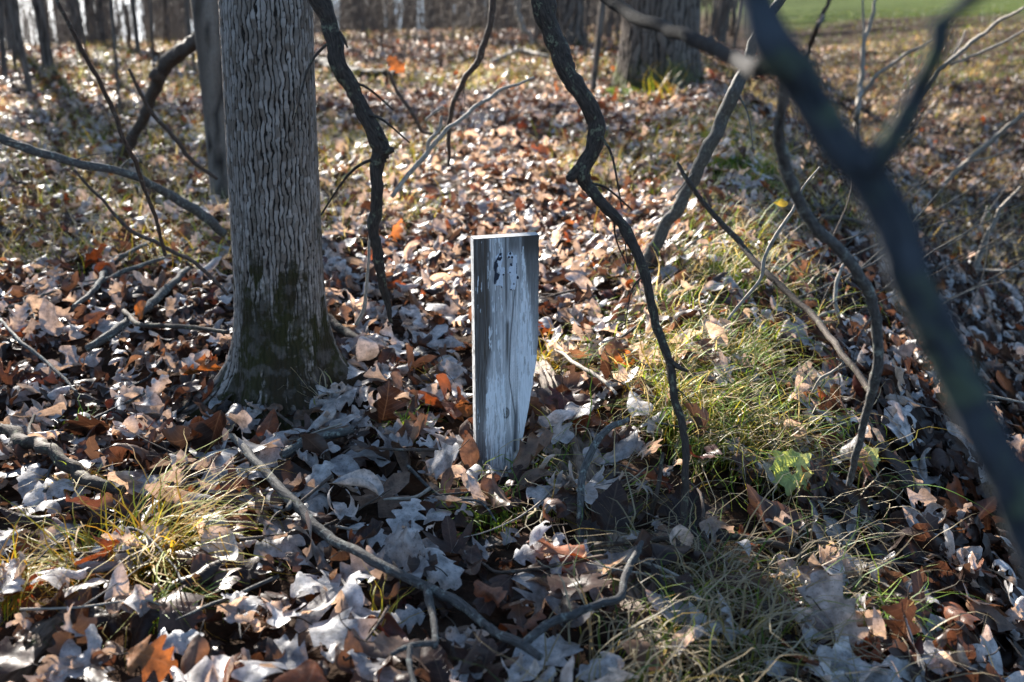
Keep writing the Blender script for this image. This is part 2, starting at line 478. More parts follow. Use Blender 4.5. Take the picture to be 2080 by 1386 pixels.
# ------------------------------------------------------------------ trunks
def trunk_mesh(parent, mat, base, rfun, zs, nseg, ridges, plate, depth, flares=(), lean=(0, 0), moss=None, seed=0, wav=0.6, bend=0.0, name="trunk"):
    zs = np.asarray(zs, float)
    ang = np.linspace(0, 2 * np.pi, nseg, endpoint=False) + np.pi / 2
    A, Z = np.meshgrid(ang, zs)
    R = rfun(Z)
    for (fa, amp, wd, fh) in flares:
        dl = (A - fa + np.pi) % (2 * np.pi) - np.pi
        R = R + amp * np.exp(-(dl / wd) ** 2) * np.exp(-np.maximum(Z, -0.02) / fh)
    U = (A - np.pi / 2) / (2 * np.pi) * ridges
    U = U + wav * (fbm(U * 0.45, Z / plate * 0.55, seed) - 0.5) * 2 + 0.55 * (vnoise(U * 1.3, Z / plate * 1.3, seed + 3) - 0.5) + 0.3 * (vnoise(U * 2.6, Z / plate * 3.1, seed + 13) - 0.5)
    ci = np.floor(U); fu = U - ci
    dv = np.minimum(fu, 1 - fu)
    W_ = Z / plate * (0.7 + 0.6 * hash2(ci, 0 * ci, seed)) + 7 * hash2(ci, 0 * ci + 1, seed) + 0.5 * (vnoise(U * 2, Z / plate * 2, seed + 9) - .5)
    ri = np.floor(W_); fw = W_ - ri
    dh = np.minimum(fw, 1 - fw)
    crack = hash2(ci, ri, seed + 2)
    fw_ = 0.62 + 0.38 * sstep(.25, .6, fbm(np.round(U) * 7.7, Z / plate * .35, seed + 12))
    b = 1 - fw_ * (1 - sstep(0.04, 0.23, dv))
    b = b * (1 - (1 - sstep(0.0, 0.12, dh)) * (0.12 + 0.62 * crack))
    b = b * (0.75 + 0.25 * fbm(U * 3, Z / plate * 6, seed + 4))
    tone = np.clip(hash2(ci, ri, seed + 5) * 0.75 + 0.5 * (fbm(A * 2, Z * 3, seed + 8) - 0.35), 0, 1)
    mo = moss(A, Z) if moss else 0 * Z
    dep = depth * (1 - 0.35 * np.clip(mo, 0, 1))
    R = R + dep * (b - 0.6) + 0.15 * depth * (fbm(A * 5, Z * 10, seed + 6) - .5)
    R = R * (1 + 0.07 * (fbm(A * 0.9, Z * 1.6, seed + 7) - 0.5) + 0.03 * (fbm(A * 3.0, Z * 6, seed + 17) - 0.5))
    X = R * np.cos(A) + lean[0] * Z + bend * np.sin(Z * 0.8)
    Y = R * np.sin(A) + lean[1] * Z
    V = np.stack([X, Y, Z], -1).reshape(-1, 3)
    n = len(zs)
    i, j = np.meshgrid(np.arange(nseg), np.arange(n - 1))
    i2 = (i + 1) % nseg
    F = np.stack([j * nseg + i, j * nseg + i2, (j + 1) * nseg + i2, (j + 1) * nseg + i], -1).reshape(-1, 4)
    o = make_mesh(name, V, F, mat, parent, attrs={"bark": b.ravel(), "tone": tone.ravel(), "moss": (mo + 0 * Z).ravel()})
    return o

def crown_bag(seed, h, r0):
    """bare limbs and twigs spread above the trunk, local coordinates"""
    g = np.random.default_rng(seed)
    bag = Bag()
    for k in range(15):
        z0 = h * (0.30 + 0.68 * k / 15)
        az = g.uniform(0, 6.283); el = math.radians(g.uniform(20, 60)); L = g.uniform(1.2, 3.6) * (1.15 - 0.6 * k / 15)
        d = np.array([math.cos(az) * math.cos(el), math.sin(az) * math.cos(el), math.sin(el)])
        p = np.array([0, 0, z0]); pts = [p]
        for s in range(4):
            d = d + g.normal(0, .18, 3); d[2] += .06; d /= np.linalg.norm(d)
            p = p + d * L / 4; pts.append(p)
        rr = r0 * (0.30 - 0.15 * k / 15)
        V, F, U = tube(pts, np.linspace(rr, rr * .25, 5), 5, 9); bag.add(V, F, U)
        for q in range(5):
            i = g.integers(1, 5); p = pts[i]; dd = d + g.normal(0, .6, 3); dd /= np.linalg.norm(dd)
            l2 = L * g.uniform(.3, .6)
            P2 = [p, p + dd * l2 * .5 + g.normal(0, .05, 3), p + dd * l2 + np.array([0, 0, .1])]
            V, F, U = tube(P2, [rr * .3, rr * .2, rr * .06], 4, 6); bag.add(V, F, U)
    return bag

TREES = []     # (root, x, y, height)
CROWNS = []
def put_crown(root, h, r0, k):
    if len(CROWNS) < 5:
        o = crown_bag(50 + k, 9.0, 0.16).build("crown", M_LIMB, root)
        CROWNS.append(o)
    else:
        o = CROWNS[k % 5].copy(); COL.objects.link(o); o.parent = root
    s = h / 9.0
    o.scale = (s, s, s); o.rotation_euler = (0, 0, k * 2.399)
    o.location = (0, 0, 0)

# the main trunk, left of the board
def main_tree():
    x, y = -0.532, 2.15
    z0 = float(H(x, y)) + .03
    root = empty("tree", (x, y, z0))
    tag(root, "pale grey plated tree trunk with moss-covered flaring base, left of the white board", "tree", "trees in the woods")
    def rf(z): return 0.0925 + 0.010 * np.exp(-np.maximum(z, 0) / .12) + 0.006 * np.clip(1.0 - z, 0, 1) - 0.004 * np.clip(z - 1, 0, 6)
    zs = np.concatenate([np.arange(-0.08, 1.15, 0.0042), np.linspace(1.2, 7.5, 60)])
    def moss(A, Z):
        side = 0.5 + 0.5 * np.cos(A + math.pi / 2 - 0.3)
        n = fbm(A * 2.2, Z * 5, 31, 4)
        up = np.clip(1.15 - Z / 0.42, 0, 1) * (0.05 + 1.25 * n) * (0.75 + 0.35 * side)
        patch = sstep(0.48, 0.62, fbm(A * 3.1, Z * 7, 77)) * np.clip(1.25 - Z / 0.5, 0, 0.8)
        bare = sstep(0.56, 0.66, fbm(A * 4, Z * 9, 55)) * (Z < .16)
        return np.clip(up + patch * .75 - bare * .55, 0, 1)
    trunk_mesh(root, M_BARK, None, rf, zs, 500, 62, 0.022, 0.0046,
               flares=[(math.radians(192), .125, .36, .06), (math.radians(14), .125, .34, .065), (math.radians(258), .055, .5, .10),
                       (math.radians(306), .085, .42, .065), (math.radians(110), .06, .5, .07)],
               lean=(0.034, 0), moss=moss, seed=11, wav=.5)
    put_crown(root, 7.5, .09, 1)
    TREES.append((root, x, y, 7.5))
main_tree()

def far_tree(px, py, wpx, label, lean=0.0, Y=None, h=10.0, mat=None, group="trees in the woods", mossy=0.25, seed=1, ridges=None, name="tree", cat="tree", xy=None, r=None, bend=0.0):
    if xy is None:
        if Y is None:
            p = ground(px, py)
        else:
            p = at(px, py, Y)
        x, y = float(p[0]), float(p[1])
        dep = project([[x, y, float(H(x, y)) + .3]])[2][0]
        r = wpx / 2 * dep / FPX
        y += r
    else:
        x, y = xy
    z0 = float(H(x, y))
    root = empty(name, (x, y, z0))
    tag(root, label, cat, group)
    dist = math.hypot(x, y)
    big = r > 0.12
    top = h * 0.8
    zs = np.concatenate([np.linspace(-0.15, 1.6, 90 if big and dist < 14 else 26), np.linspace(1.8, top, 14)])
    nseg = 200 if (big and dist < 12) else (56 if big else 18)
    rd = ridges or max(8, int(2 * math.pi * r / 0.05))
    def rf(z): return r * (1 - 0.035 * np.clip(z, 0, 9)) * np.where(z > 6, np.clip(1 - (z - 6) / 9, .2, 1), 1)
    fl = [(k * 1.05 + seed, r * (0.30 + 0.25 * hash2(k, seed)), .42, 0.10 + r * .35) for k in range(6)]
    def moss(A, Z): return np.clip((mossy * 1.6 - Z / (0.5 + r)) * 1.3, 0, 1) * (.4 + fbm(A * 2, Z * 4, seed))
    trunk_mesh(root, mat or M_BARK_FAR, None, rf, zs, nseg, rd, 0.16, min(0.022, r * .09), fl if r > .05 else (), (lean, 0), moss, seed, wav=0.9, bend=bend)
    if h > 3:
        put_crown(root, h, r, len(TREES))
    TREES.append((root, x, y, h))
    return root

# second trunk hard behind the main one
far_tree(460, 425, 72, "slim trunk standing close behind the main pale trunk, bright sunlit left rim", h=8, seed=3, ridges=26, lean=-0.012)
# the big furrowed tree on the bank
far_tree(1347, 192, 160, "massive furrowed tree with mossy foot at the top of the bank", h=13, seed=5, ridges=38, mossy=0.42)
NAMED = [
    (22, 110, 16, 0.0, "thin dark trunk at the far left edge of the woods"),
    (62, 205, 13, -0.09, "thin leaning trunk whose crooked foot stands nearest on the left side"),
    (96, 148, 22, -0.06, "mid-sized grey trunk leaning left of the broad dark oak"),
    (131, 87, 50, 0.0, "broad dark trunk with mossy foot, widest of the far left trees"),
    (207, 105, 14, 0.0, "straight narrow trunk right of the broad dark left trunk"),
    (257, 72, 12, 0.02, "slender far trunk between two gaps of bright sky"),
    (300, 78, 17, 0.0, "narrow trunk close beside the darkest left trunk"),
    (322, 68, 28, 0.0, "darkest far trunk left of the main tree"),
    (363, 84, 46, 0.0, "broad brown trunk just left of the slim trunk behind the main tree"),
    (706, 38, 40, 0.0, "far brown trunk right of the main tree top"),
    (757, 32, 30, 0.0, "far trunk second to the right of the main tree"),
    (832, 34, 30, 0.0, "faint far trunk left of the two dark neighbouring trunks"),
    (897, 52, 38, 0.0, "dark thick trunk, left one of two dark neighbours at centre"),
    (936, 34, 20, 0.0, "narrow trunk between two dark neighbouring trunks"),
    (968, 53, 34, 0.0, "dark trunk, right one of two dark neighbours at centre"),
    (992, 84, 13, 0.0, "thin dark post-like trunk in front of the right dark neighbour"),
    (1060, 44, 26, 0.0, "far trunk behind the bent hanging branch"),
    (1150, 96, 74, 0.0, "grey ridged trunk half hidden by the bent hanging branch"),
    (1203, 196, 13, 0.055, "thin brown sapling trunk leaning right beside the massive tree"),
    (1462, 92, 24, 0.13, "dark leaning trunk right of the massive furrowed tree"),
]
for i, (px, py, wp, ln, lb) in enumerate(NAMED):
    far_tree(px, py, wp, lb, lean=ln, h=(2.9 if px == 62 else 4.3 if wp < 15 or px == 96 else 10 + (i % 4)), seed=20 + i, bend=0.05 if wp < 24 else 0.0)
for i, (px, py, wp, ln) in enumerate([(38, 128, 15, .03), (160, 118, 12, -.04), (185, 98, 20, 0), (225, 92, 9, .05), (280, 112, 10, -.03), (338, 96, 14, .02), (385, 118, 11, 0), (406, 100, 18, -.02), (8, 165, 12, .05), (660, 46, 16, 0), (1020, 62, 12, .03), (1100, 74, 15, -.02), (1235, 84, 14, .02)]):
    far_tree(px, py, wp, ["one of several thin grey trunks crowding the left woods", "thin grey trunk in the woods right of centre"][px > 600], lean=ln, h=4.2, seed=120 + i, bend=.05,
             group=["thin trunks crowding the left woods", "thin trunks at the centre"][px > 600])
# saplings
for i, (px, py, wp, ln) in enumerate([(243, 232, 6, .0), (312, 158, 6, .02), (395, 150, 6, -.05), (30, 150, 7, .03), (1085, 100, 6, .05), (1190, 120, 5, -.04), (1490, 100, 8, .1), (1440, 95, 7, .05), (780, 70, 6, .0), (660, 60, 7, .02), (1255, 90, 6, -.1), (175, 120, 6, -.06)]):
    far_tree(px, py, wp, ["thin bare sapling among the far left trunks", "thin bare sapling near the centre trunks"][px > 600], lean=ln, h=2.8, seed=60 + i,
             group=["bare saplings in the left woods", "bare saplings in the centre woods"][px > 600], name="sapling", cat="sapling", bend=0.06)
# distant woods
gt = np.random.default_rng(21)
cnt = 0
while cnt < 46:
    y = gt.uniform(22, 75); x = gt.uniform(-0.62, 0.17) * y
    px, py, dp = project([[x, y, 0]])
    keep = 0.30 if px[0] < 460 else 1.0
    if gt.random() > keep: continue
    far_tree(0, 0, 0, "distant bare tree on the far side of the woods", xy=(x, y), r=gt.uniform(.06, .17), h=gt.uniform(9, 14), seed=200 + cnt, group="distant bare trees beyond the clearing", lean=gt.normal(0, .02))
    cnt += 1
def distant_woods():
    b = Bag(); q = np.random.default_rng(90)
    for i in range(1500):
        y = q.uniform(34, 110); x = q.uniform(-.55, .225) * y
        if x < -.24 * y and q.random() < .78: continue
        z = float(H(x, y)); r = q.choice([.02, .035, .06, .11], p=[.5, .32, .14, .04]); hh = q.uniform(5, 11)
        d = q.normal(0, .10, 2) * hh
        V, F, U = tube([(x, y, z - .2), (x + d[0] * .5 + q.normal(0, .1), y + d[1] * .5, z + hh * .5), (x + d[0], y + d[1], z + hh)], [r, r * .7, r * .3], 5, 7)
        b.add(V, F, U)
        for k in range(5):
            t = q.uniform(.1, .8); a = q.normal(0, 1, 3); a[2] = abs(a[2])
            p = np.array([x + d[0] * t, y + d[1] * t, z + hh * t])
            V, F, U = tube([p, p + a * .7, p + a * 1.5], [r * .35, r * .25, .006], 4, 4); b.add(V, F, U)
    for i in range(2200):      # brush along the rim of the clearing
        y = q.uniform(15, 36); x = q.uniform(-.60, .17) * y
        z = float(H(x, y)); hh = q.uniform(.3, 1.6); r = q.uniform(.004, .011)
        d = q.normal(0, .28, 2) * hh
        V, F, U = tube([(x, y, z - .1), (x + d[0] * .4, y + d[1] * .4, z + hh * .5), (x + d[0], y + d[1], z + hh)], [r, r * .7, r * .3], 3, 5)
        b.add(V, F, U)
        for k in range(2):
            t = q.uniform(.3, .8); a = q.normal(0, .3, 3) * hh; a[2] = abs(a[2])
            p = np.array([x + d[0] * t, y + d[1] * t, z + hh * t])
            V, F, U = tube([p, p + a * .5, p + a], [r * .5, r * .4, .002], 3, 3); b.add(V, F, U)
    o = b.build("distant_woods", M_LIMB)
    tag(o, "far-off bare woods and brush of thin grey-brown stems beyond the clearing", "woods", kind="stuff")
distant_woods()
# unseen oaks added beyond the left of the frame to shade the foreground
for i, (x, y, r) in enumerate([(-5.2, 6.6, .17), (-3.6, 4.4, .09), (-6.5, 9.8, .2), (-8.3, 12.5, .16), (-6.3, 8.4, .1), (-7.6, 7.4, .14), (-10.5, 10.5, .2)]):
    far_tree(0, 0, 0, "unseen oak added outside the left edge of the picture to shade the ground", xy=(x, y), r=r, h=11, seed=300 + i, group="unseen oaks added on the left for shade")

# ------------------------------------------------------------------ unseen leaf clumps added to the crowns, placed to shade the ground
def lit_prob(px, py):
    P = np.full(px.shape, 0.35)
    P = np.where(py > 1040, 0.04, P)
    P = np.where((py > 840) & (py <= 1040), 0.10, P)
    P = np.where((py > 620) & (py <= 840), np.where(px < 460, 0.34, np.where(px < 1000, 0.22, np.where(px < 1560, 0.80, 0.05))), P)
    P = np.where(py <= 620, np.where(px < 1560, 0.48, np.where(py > 330, 0.04, np.where(py > 150, .2, .38))), P)
    for (cx, cy, rx, ry, v) in [(370, 1110, 240, 85, .8), (1395, 880, 130, 140, 1.0), (1180, 770, 150, 75, 1.0), (905, 640, 70, 35, .9),
                                (1330, 570, 240, 140, 1.0), (1010, 255, 240, 65, .02), (185, 170, 150, 60, .08), (470, 130, 60, 60, .2), (760, 170, 120, 25, .15), (1130, 420, 80, 40, .2), (330, 330, 90, 50, .2), (620, 470, 160, 60, .3), (200, 560, 240, 100, .7), (800, 480, 150, 130, .78), (1800, 1100, 350, 300, 0.0),
                                (960, 380, 260, 110, .75), (820, 830, 120, 80, .2), (20, 620, 90, 40, .9), (1480, 700, 100, 60, .6), (1640, 1000, 60, 60, .3)]:
        P = np.where(((px - cx) / rx) ** 2 + ((py - cy) / ry) ** 2 < 1, v, P)
    return P

def shade_clumps():
    g = np.random.default_rng(5)
    pts = []
    for (y0, y1, dens) in [(0.5, 3.0, 46), (3.0, 8.0, 26), (8.0, 22.0, 13)]:
        xa, xb = (-2.2, 2.6) if y1 <= 3 else ((-4.5, 6) if y1 <= 8 else (-8, 12))
        n = int((y1 - y0) * (xb - xa) * dens)
        pts.append(np.stack([g.uniform(xa, xb, n), g.uniform(y0, y1, n)], 1))
    P = np.concatenate(pts)
    Z = H(P[:, 0], P[:, 1])
    px, py, dp = project(np.stack([P[:, 0], P[:, 1], Z], 1))
    lp = lit_prob(px, py)
    # larger patches of light and shade
    ks = 1 / (1 + .10 * P[:, 1])
    nz = fbm(P[:, 0] * 3.6 * ks + 0.53 * P[:, 1] * 3.6 * ks, P[:, 1] * 1.4 * ks, 91) 
    nz = np.argsort(np.argsort(nz)) / len(nz)
    lp = np.where(nz < lp, 0.985, 0.25)
    # the sun reaches the board's left edge
    a = np.array([-0.05, 1.83]); dr = np.array([math.sin(SUN_AZ), -math.cos(SUN_AZ)])
    t = (P - a) @ dr; q = np.abs((P - a) @ np.array([dr[1], -dr[0]]))
    lp = np.where((t > -.1) & (t < 1.4) & (q < 0.22), 2, lp)
    keep = g.random(len(P)) > lp
    for s_ in (.6, .9, 1.3, 1.8, 2.4):      # spots the bank itself already shades
        q_ = P + s_ * SUNV[None, :2]
        hq = H(q_[:, 0], q_[:, 1]); cl_ = Z + s_ * SUNV[2] - hq
        ax_, ay_, ad_ = project(np.stack([q_[:, 0], q_[:, 1], hq], 1))
        keep &= (cl_ > .04) & ~((cl_ < .30) & (lit_prob(ax_, ay_) > .74))
    P = P[keep]; Z = Z[keep]
    tx = np.array([[t[1], t[2]] for t in TREES]); th = np.array([t[3] for t in TREES])
    ok = th > 8.5
    ids = np.where(ok)[0]
    bags = {}; limbs = {}
    hx = np.array([math.cos(SUN_AZ), math.sin(SUN_AZ), 0]); hv = np.cross(SUNV, hx)
    for (x, y), z in zip(P, Z):
        best = None
        for D in g.uniform(6, 20, 24):
            p = np.array([x, y, z]) + SUNV * D
            d2 = np.hypot(tx[ids, 0] - p[0], tx[ids, 1] - p[1])
            k = int(np.argmin(d2))
            hh = th[ids[k]]
            if p[2] > hh + .8: continue
            qx, qy, qd = project(p[None])
            if -80 < qx[0] < 2160 and qy[0] > -25 * 14 / max(qd[0], 1) - 20: continue
            if best is None or d2[k] < best[0]: best = (d2[k], ids[k], p)
        if best is None or best[0] > 5: continue
        _, k, p = best
        L = bags.setdefault(k, [])
        base = np.array([TREES[k][1], TREES[k][2], TREES[k][0].location[2]])
        far_ = y > 3
        for q in range(14 if far_ else 7):
            c = p + hx * g.normal(0, .15 if far_ else .08) + hv * g.normal(0, .07) + SUNV * g.normal(0, .15) - base
            # leaf quad
            u = g.normal(0, 1, 3); u /= np.linalg.norm(u); v = np.cross(u, g.normal(0, 1, 3)); v /= np.linalg.norm(v)
            s = g.uniform(.05, .09) if far_ else g.uniform(.045, .075)
            L.append((c - u * s * .5 - v * s * .25, c + u * .1 * s - v * s * .6, c + u * s, c + u * .1 * s + v * s * .6))
        if len(limbs.setdefault(k, [])) * 30 < len(L) / 10:
            limbs[k].append(p - base)
    for k, L in bags.items():
        V = np.array(L).reshape(-1, 3)
        F = np.arange(len(V)).reshape(-1, 4)
        n = len(V)
        tint = np.repeat(np.random.default_rng(k).choice([0, 1, 2], n // 4), 4)
        pal = np.array([(.16, .09, .05), (.22, .13, .07), (.11, .06, .04)])
        o = make_mesh("shade_foliage", V, F, M_LEAF, TREES[k][0], uv=np.zeros((n, 2)), attrs={"tint": pal[tint]})
        b = Bag()
        for c in limbs[k]:
            h0 = max(1.6, c[2] - 0.5 * math.hypot(c[0], c[1]) - .2)
            h0 = min(h0, TREES[k][3] * .78)
            m = np.array([c[0] * .5, c[1] * .5, (h0 + c[2]) / 2 + .15])
            Vt, Ft, Ut = tube([(0, 0, h0), m, c], [.022, .012, .004], 5, 8, gnarl=2.0, seed=k)
            b.add(Vt, Ft, Ut)
        b.build("limb", M_LIMB, TREES[k][0])  # unseen limbs added to carry the shading leaf clumps
shade_clumps()
# ------------------------------------------------------------------ the white board marker
def inpoly(x, y, poly):
    poly = np.asarray(poly, float); r = np.zeros(x.shape, bool)
    j = len(poly) - 1
    for i in range(len(poly)):
        xi, yi = poly[i]; xj, yj = poly[j]
        c = ((yi > y) != (yj > y)) & (x < (xj - xi) * (y - yi) / (yj - yi + 1e-12) + xi)
        r ^= c; j = i
    return r

BW, BT, BH = 0.127, 0.026, 0.470
BYAW = math.radians(15)
def board():
    corner = at(962, 487, 1.80)
    x0, y0 = corner[0], corner[1]
    zt = corner[2]
    zb = float(H(x0 + .05, y0)) - 0.09
    S = BW / 135.0          # metres per picture pixel across the face
    nx, nz = 136, 420
    zz = np.linspace(zb, zt, nz)
    def pyz(z): return 487 + (zt - z) / BH * 458
    def right(z):            # width of the face at height z (its lower right is cut to a point)
        p = pyz(z)
        return BW * np.interp(p, [480, 690, 730, 800, 880, 945, 1040], [1, 1, .972, .888, .775, .672, .50]) + 0.0026 * (fbm(z * 70, z * 0, 4, 4) - .5)
    xr = right(zz)
    u = np.linspace(0, 1, nx)
    ns, nb = 8, 12
    # perimeter of each row: front, right side, back, left side
    rows = []
    for i, z in enumerate(zz):
        W_ = xr[i]
        fx = u * W_
        fr = np.stack([fx, np.zeros(nx)], 1)
        rs = np.stack([np.full(ns, W_), np.linspace(0, BT, ns + 2)[1:-1]], 1)
        bk = np.stack([np.linspace(W_, 0, nb), np.full(nb, BT)], 1)
        ls = np.stack([np.zeros(ns), np.linspace(BT, 0, ns + 2)[1:-1]], 1)
        rows.append(np.vstack([fr, rs, bk, ls]))
    R = np.array(rows)                       # nz, m, 2
    m = R.shape[1]
    # soften the long corners
    Zg = np.repeat(zz[:, None], m, 1)
    px = 962 + R[:, :, 0] / S; py = pyz(Zg)
    front = np.zeros((nz, m), bool); front[:, :nx] = True
    lft = np.zeros((nz, m), bool); lft[:, nx + ns + nb:] = True
    # ---- colours of the weathered wood
    uu = (px - 962) / 135.0; vv = (py - 487) / 458.0
    warp = 6 * (fbm(px * .03, py * .006, 2) - .5)
    kd = np.hypot((px - 1027) / 14, (py - 834) / 34)      # grain flows round the knot
    gx = px + warp + 5 * np.exp(-kd ** 2) * np.sign(px - 1027)
    grain = fbm(gx * 0.55, py * 0.012, 8, 4)
    fine = vnoise(gx * 1.6, py * 0.03, 12)
    def lerp(c, col, k): return c * (1 - k[..., None]) + np.array(col) * k[..., None]
    C = np.ones((nz, m, 3)) * np.array([.70, .675, .67])
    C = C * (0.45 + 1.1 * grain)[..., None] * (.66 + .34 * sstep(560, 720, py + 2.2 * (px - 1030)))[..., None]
    C = C * (.74 + .46 * vnoise(px * 1.3 + warp, py * .018, 51))[..., None] * (.80 + .36 * vnoise(px * 2.4, py * .05, 52))[..., None]
    # brown bare-wood stripe along the left
    wl = np.interp(py, [480, 560, 700, 760, 860, 950], [33, 31, 33, 24, 19, 20]) + 6 * (fbm(px * 0, py * .02, 14) - .5)
    k = 1 - sstep(-5, 7, px - 962 - wl - 5 * (grain - .5))
    C = lerp(C, (.062, .043, .031), k * np.interp(py, [480, 760, 850, 950], [.97, .92, .75, .8]) * (0.75 + .4 * fine))
    C = lerp(C, (.10, .07, .05), k * sstep(.62, .72, fine) * .6)
    # dark stain at the upper right, narrowing down the right edge
    wr = np.interp(py, [480, 510, 560, 600, 680, 740, 780], [1062, 1064, 1070, 1077, 1085, 1091, 1100])
    k = sstep(-4, 6, px - wr - 7 * (grain - .5)) * (py < 790)
    C = lerp(C, (.075, .064, .056), k * np.interp(py, [480, 540, 640, 720, 780], [.95, .85, .6, .45, 0]))
    k = sstep(1056, 1062, px) * (1 - sstep(505, 540, py + 10 * fine)); C = lerp(C, (.06, .047, .038), np.clip(k, 0, 1) * .85)
    k = np.exp(-((px - 1027 - (py - 487) * .01) / 2.2) ** 2) * (1 - sstep(600, 640, py)); C = lerp(C, (.05, .043, .04), k * .85)
    k = sstep(1030, 1036, px) * (1 - sstep(1052, 1060, px)) * (1 - sstep(500, 530, py)); C = lerp(C, (.055, .046, .04), k * .7)
    # cracks and the long dark streak in the middle
    k = np.exp(-((px - 1031 + (py - 660) * .012 + warp * .4) / 4.0) ** 2) * sstep(640, 655, py) * (1 - sstep(700, 765, py)); C = lerp(C, (.055, .043, .033), k * .9)
    cx = np.interp(py, [540, 600, 680, 760, 840, 945], [1052, 1045, 1037, 1034, 1047, 1046])
    k = np.exp(-((px - cx) / 1.3) ** 2) * sstep(560, 600, py); C = lerp(C, (.03, .027, .027), k * .85)
    k = np.exp(-((px - np.interp(py, [700, 945], [1050, 1047]) - warp * .5) / 4.5) ** 2) * sstep(800, 850, py); C = lerp(C, (.065, .065, .07), k * .8)
    # darker, blue grey foot
    C = lerp(C, (.09, .10, .125), sstep(850, 950, py) * (.45 + .4 * grain) * (px < 1045))
    # knot
    k = np.exp(-np.hypot((px - 1027) / 5.2, (py - 834) / 7.5) ** 4); C = lerp(C, (.10, .085, .07), k)
    k = np.exp(-((np.hypot((px - 1027) / 6.5, (py - 834) / 10) - 1) / .22) ** 2); C = lerp(C, (.03, .027, .025), k * .9)
    # flaking white paint
    fl = fbm(gx * 0.45, py * 0.045, 30, 4)
    den = 0 * px
    den = np.maximum(den, np.interp(py, [500, 600, 700, 800, 900, 950], [.40, .54, .64, .72, .80, .80]) * sstep(-4, 8, px - np.interp(py, [500, 640, 700, 760, 860, 945], [1056, 1050, 1045, 1050, 1053, 1052])) * (1 - .9 * sstep(-3, 4, px - wr) * (py < 720)))
    den = np.maximum(den, .97 * sstep(-3, 3, px - np.interp(py, [720, 760, 800, 945], [1100, 1076, 1066, 1053])) * sstep(715, 770, py))
    den = np.maximum(den, .60 * sstep(715, 780, py) * sstep(972, 990, px) * (1 - sstep(1022, 1034, px)))
    den = np.maximum(den, .62 * sstep(885, 930, py) * sstep(976, 984, px))
    den = np.maximum(den, .40 * sstep(985, 992, px) * (1 - sstep(1018, 1026, px)) * (py < 720))
    den = np.maximum(den, .25 * (px < 978))
    pt = sstep(-.02, .035, den - fl - 0.02)
    pt = np.where(front, pt, 0)
    C = lerp(C, (.88, .88, .90), pt * (.82 + .18 * fine))
    # left edge carries most of its white paint; right edge bare grey
    Cl = np.ones((nz, m, 3)) * .66 * (0.8 + .35 * fbm(Zg * 220, R[:, :, 1] * 300, 40))[..., None]
    Cl = lerp(Cl, (.2, .19, .18), sstep(.55, .66, fbm(Zg * 60, R[:, :, 1] * 500, 41)))
    C[lft] = Cl[lft]
    # relief: raised paint, open grain, rounded corners
    off = -(0.0011 * (grain - .5) + 0.0009 * pt - 0.0012 * np.exp(-((px - cx) / 1.3) ** 2) * (py > 600))
    ex = np.minimum(R[:, :, 0], xr[:, None] - R[:, :, 0])
    off = off + 0.0016 * np.clip(1 - ex / 0.0022, 0, 1) ** 2
    R[:, :, 1] = np.where(front, R[:, :, 1] + off, R[:, :, 1])
    V = np.concatenate([R, Zg[..., None]], 2).reshape(-1, 3)
    i, j = np.meshgrid(np.arange(m), np.arange(nz - 1)); i2 = (i + 1) % m
    F = np.stack([j * m + i, j * m + i2, (j + 1) * m + i2, (j + 1) * m + i], -1).reshape(-1, 4)
    C = C.reshape(-1, 3)
    # top end grain
    tx = np.linspace(0, BW, 60); ty = np.linspace(0.0006, BT, 16)
    TX, TY = np.meshgrid(tx, ty)
    TZ = zt + 0.0007 * fbm(TX * 300, TY * 300, 5) + 0.0006
    tc = np.ones(TX.shape + (3,)) * .50 * (.65 + .6 * fbm(TX * 400, TY * 160, 6))[..., None]
    nV = len(V)
    V = np.vstack([V, np.stack([TX, TY, TZ], -1).reshape(-1, 3)])
    C = np.vstack([C, tc.reshape(-1, 3)])
    i, j = np.meshgrid(np.arange(59), np.arange(15)); k = j * 60 + i + nV
    F = np.vstack([F, np.stack([k, k + 1, k + 61, k + 60], -1).reshape(-1, 4)])
    ca, sa = math.cos(BYAW), math.sin(BYAW)
    def world(V):
        return np.stack([x0 + V[:, 0] * ca - V[:, 1] * sa, y0 + V[:, 0] * sa + V[:, 1] * ca, V[:, 2]], 1)
    org = (x0 + .05, y0 + .02, float(H(x0 + .05, y0)))
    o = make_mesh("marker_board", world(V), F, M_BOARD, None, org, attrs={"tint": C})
    tag(o, "weathered white-painted wooden board standing upright in the leaves, remains of two numerals on top", "marker post")
    # remains of two stuck-on numerals: white flakes and dark blue-black paint
    NAVY, WHITE = (.018, .024, .042), (.72, .74, .80)
    def zoomed(p): return [(930 + a / 5.775, 470 + b / 5.775) for a, b in p]
    def remnant(shapes, name):
        allp = np.array([q for s, c in shapes for q in s])
        a0, b0 = allp.min(0) - .5; a1, b1 = allp.max(0) + .5
        st = 0.42
        ax = np.arange(a0, a1, st); by = np.arange(b0, b1, st)
        A, B = np.meshgrid(ax, by)
        ja = A + 1.0 * (vnoise(A * .9, B * .9, 3) - .5); jb = B + 1.6 * (vnoise(A * .9, B * .9, 4) - .5)
        col = np.zeros(A.shape + (3,)); on = np.zeros(A.shape, bool)
        for s, c in shapes:
            k = inpoly(ja, jb, s)
            on |= k; col[k] = c
        on &= ~((col[..., 0] > .3) & (vnoise(A * 1.5, B * .6, 8) > .83))
        X = (A - 962) * S; Zc = zt - (B - 487) / 458 * BH
        Vr = np.stack([X, np.full(X.shape, -0.0022), Zc], -1).reshape(-1, 3)
        nxx = len(ax)
        F_ = []
        for r in range(len(by) - 1):
            for c_ in range(nxx - 1):
                if on[r, c_]:
                    q = r * nxx + c_
                    F_.append((q, q + nxx, q + nxx + 1, q + 1))
        F_ = np.array(F_)
        used, inv = np.unique(F_.ravel(), return_inverse=True)
        Vr = Vr[used]; cc = col.reshape(-1, 3)[used]
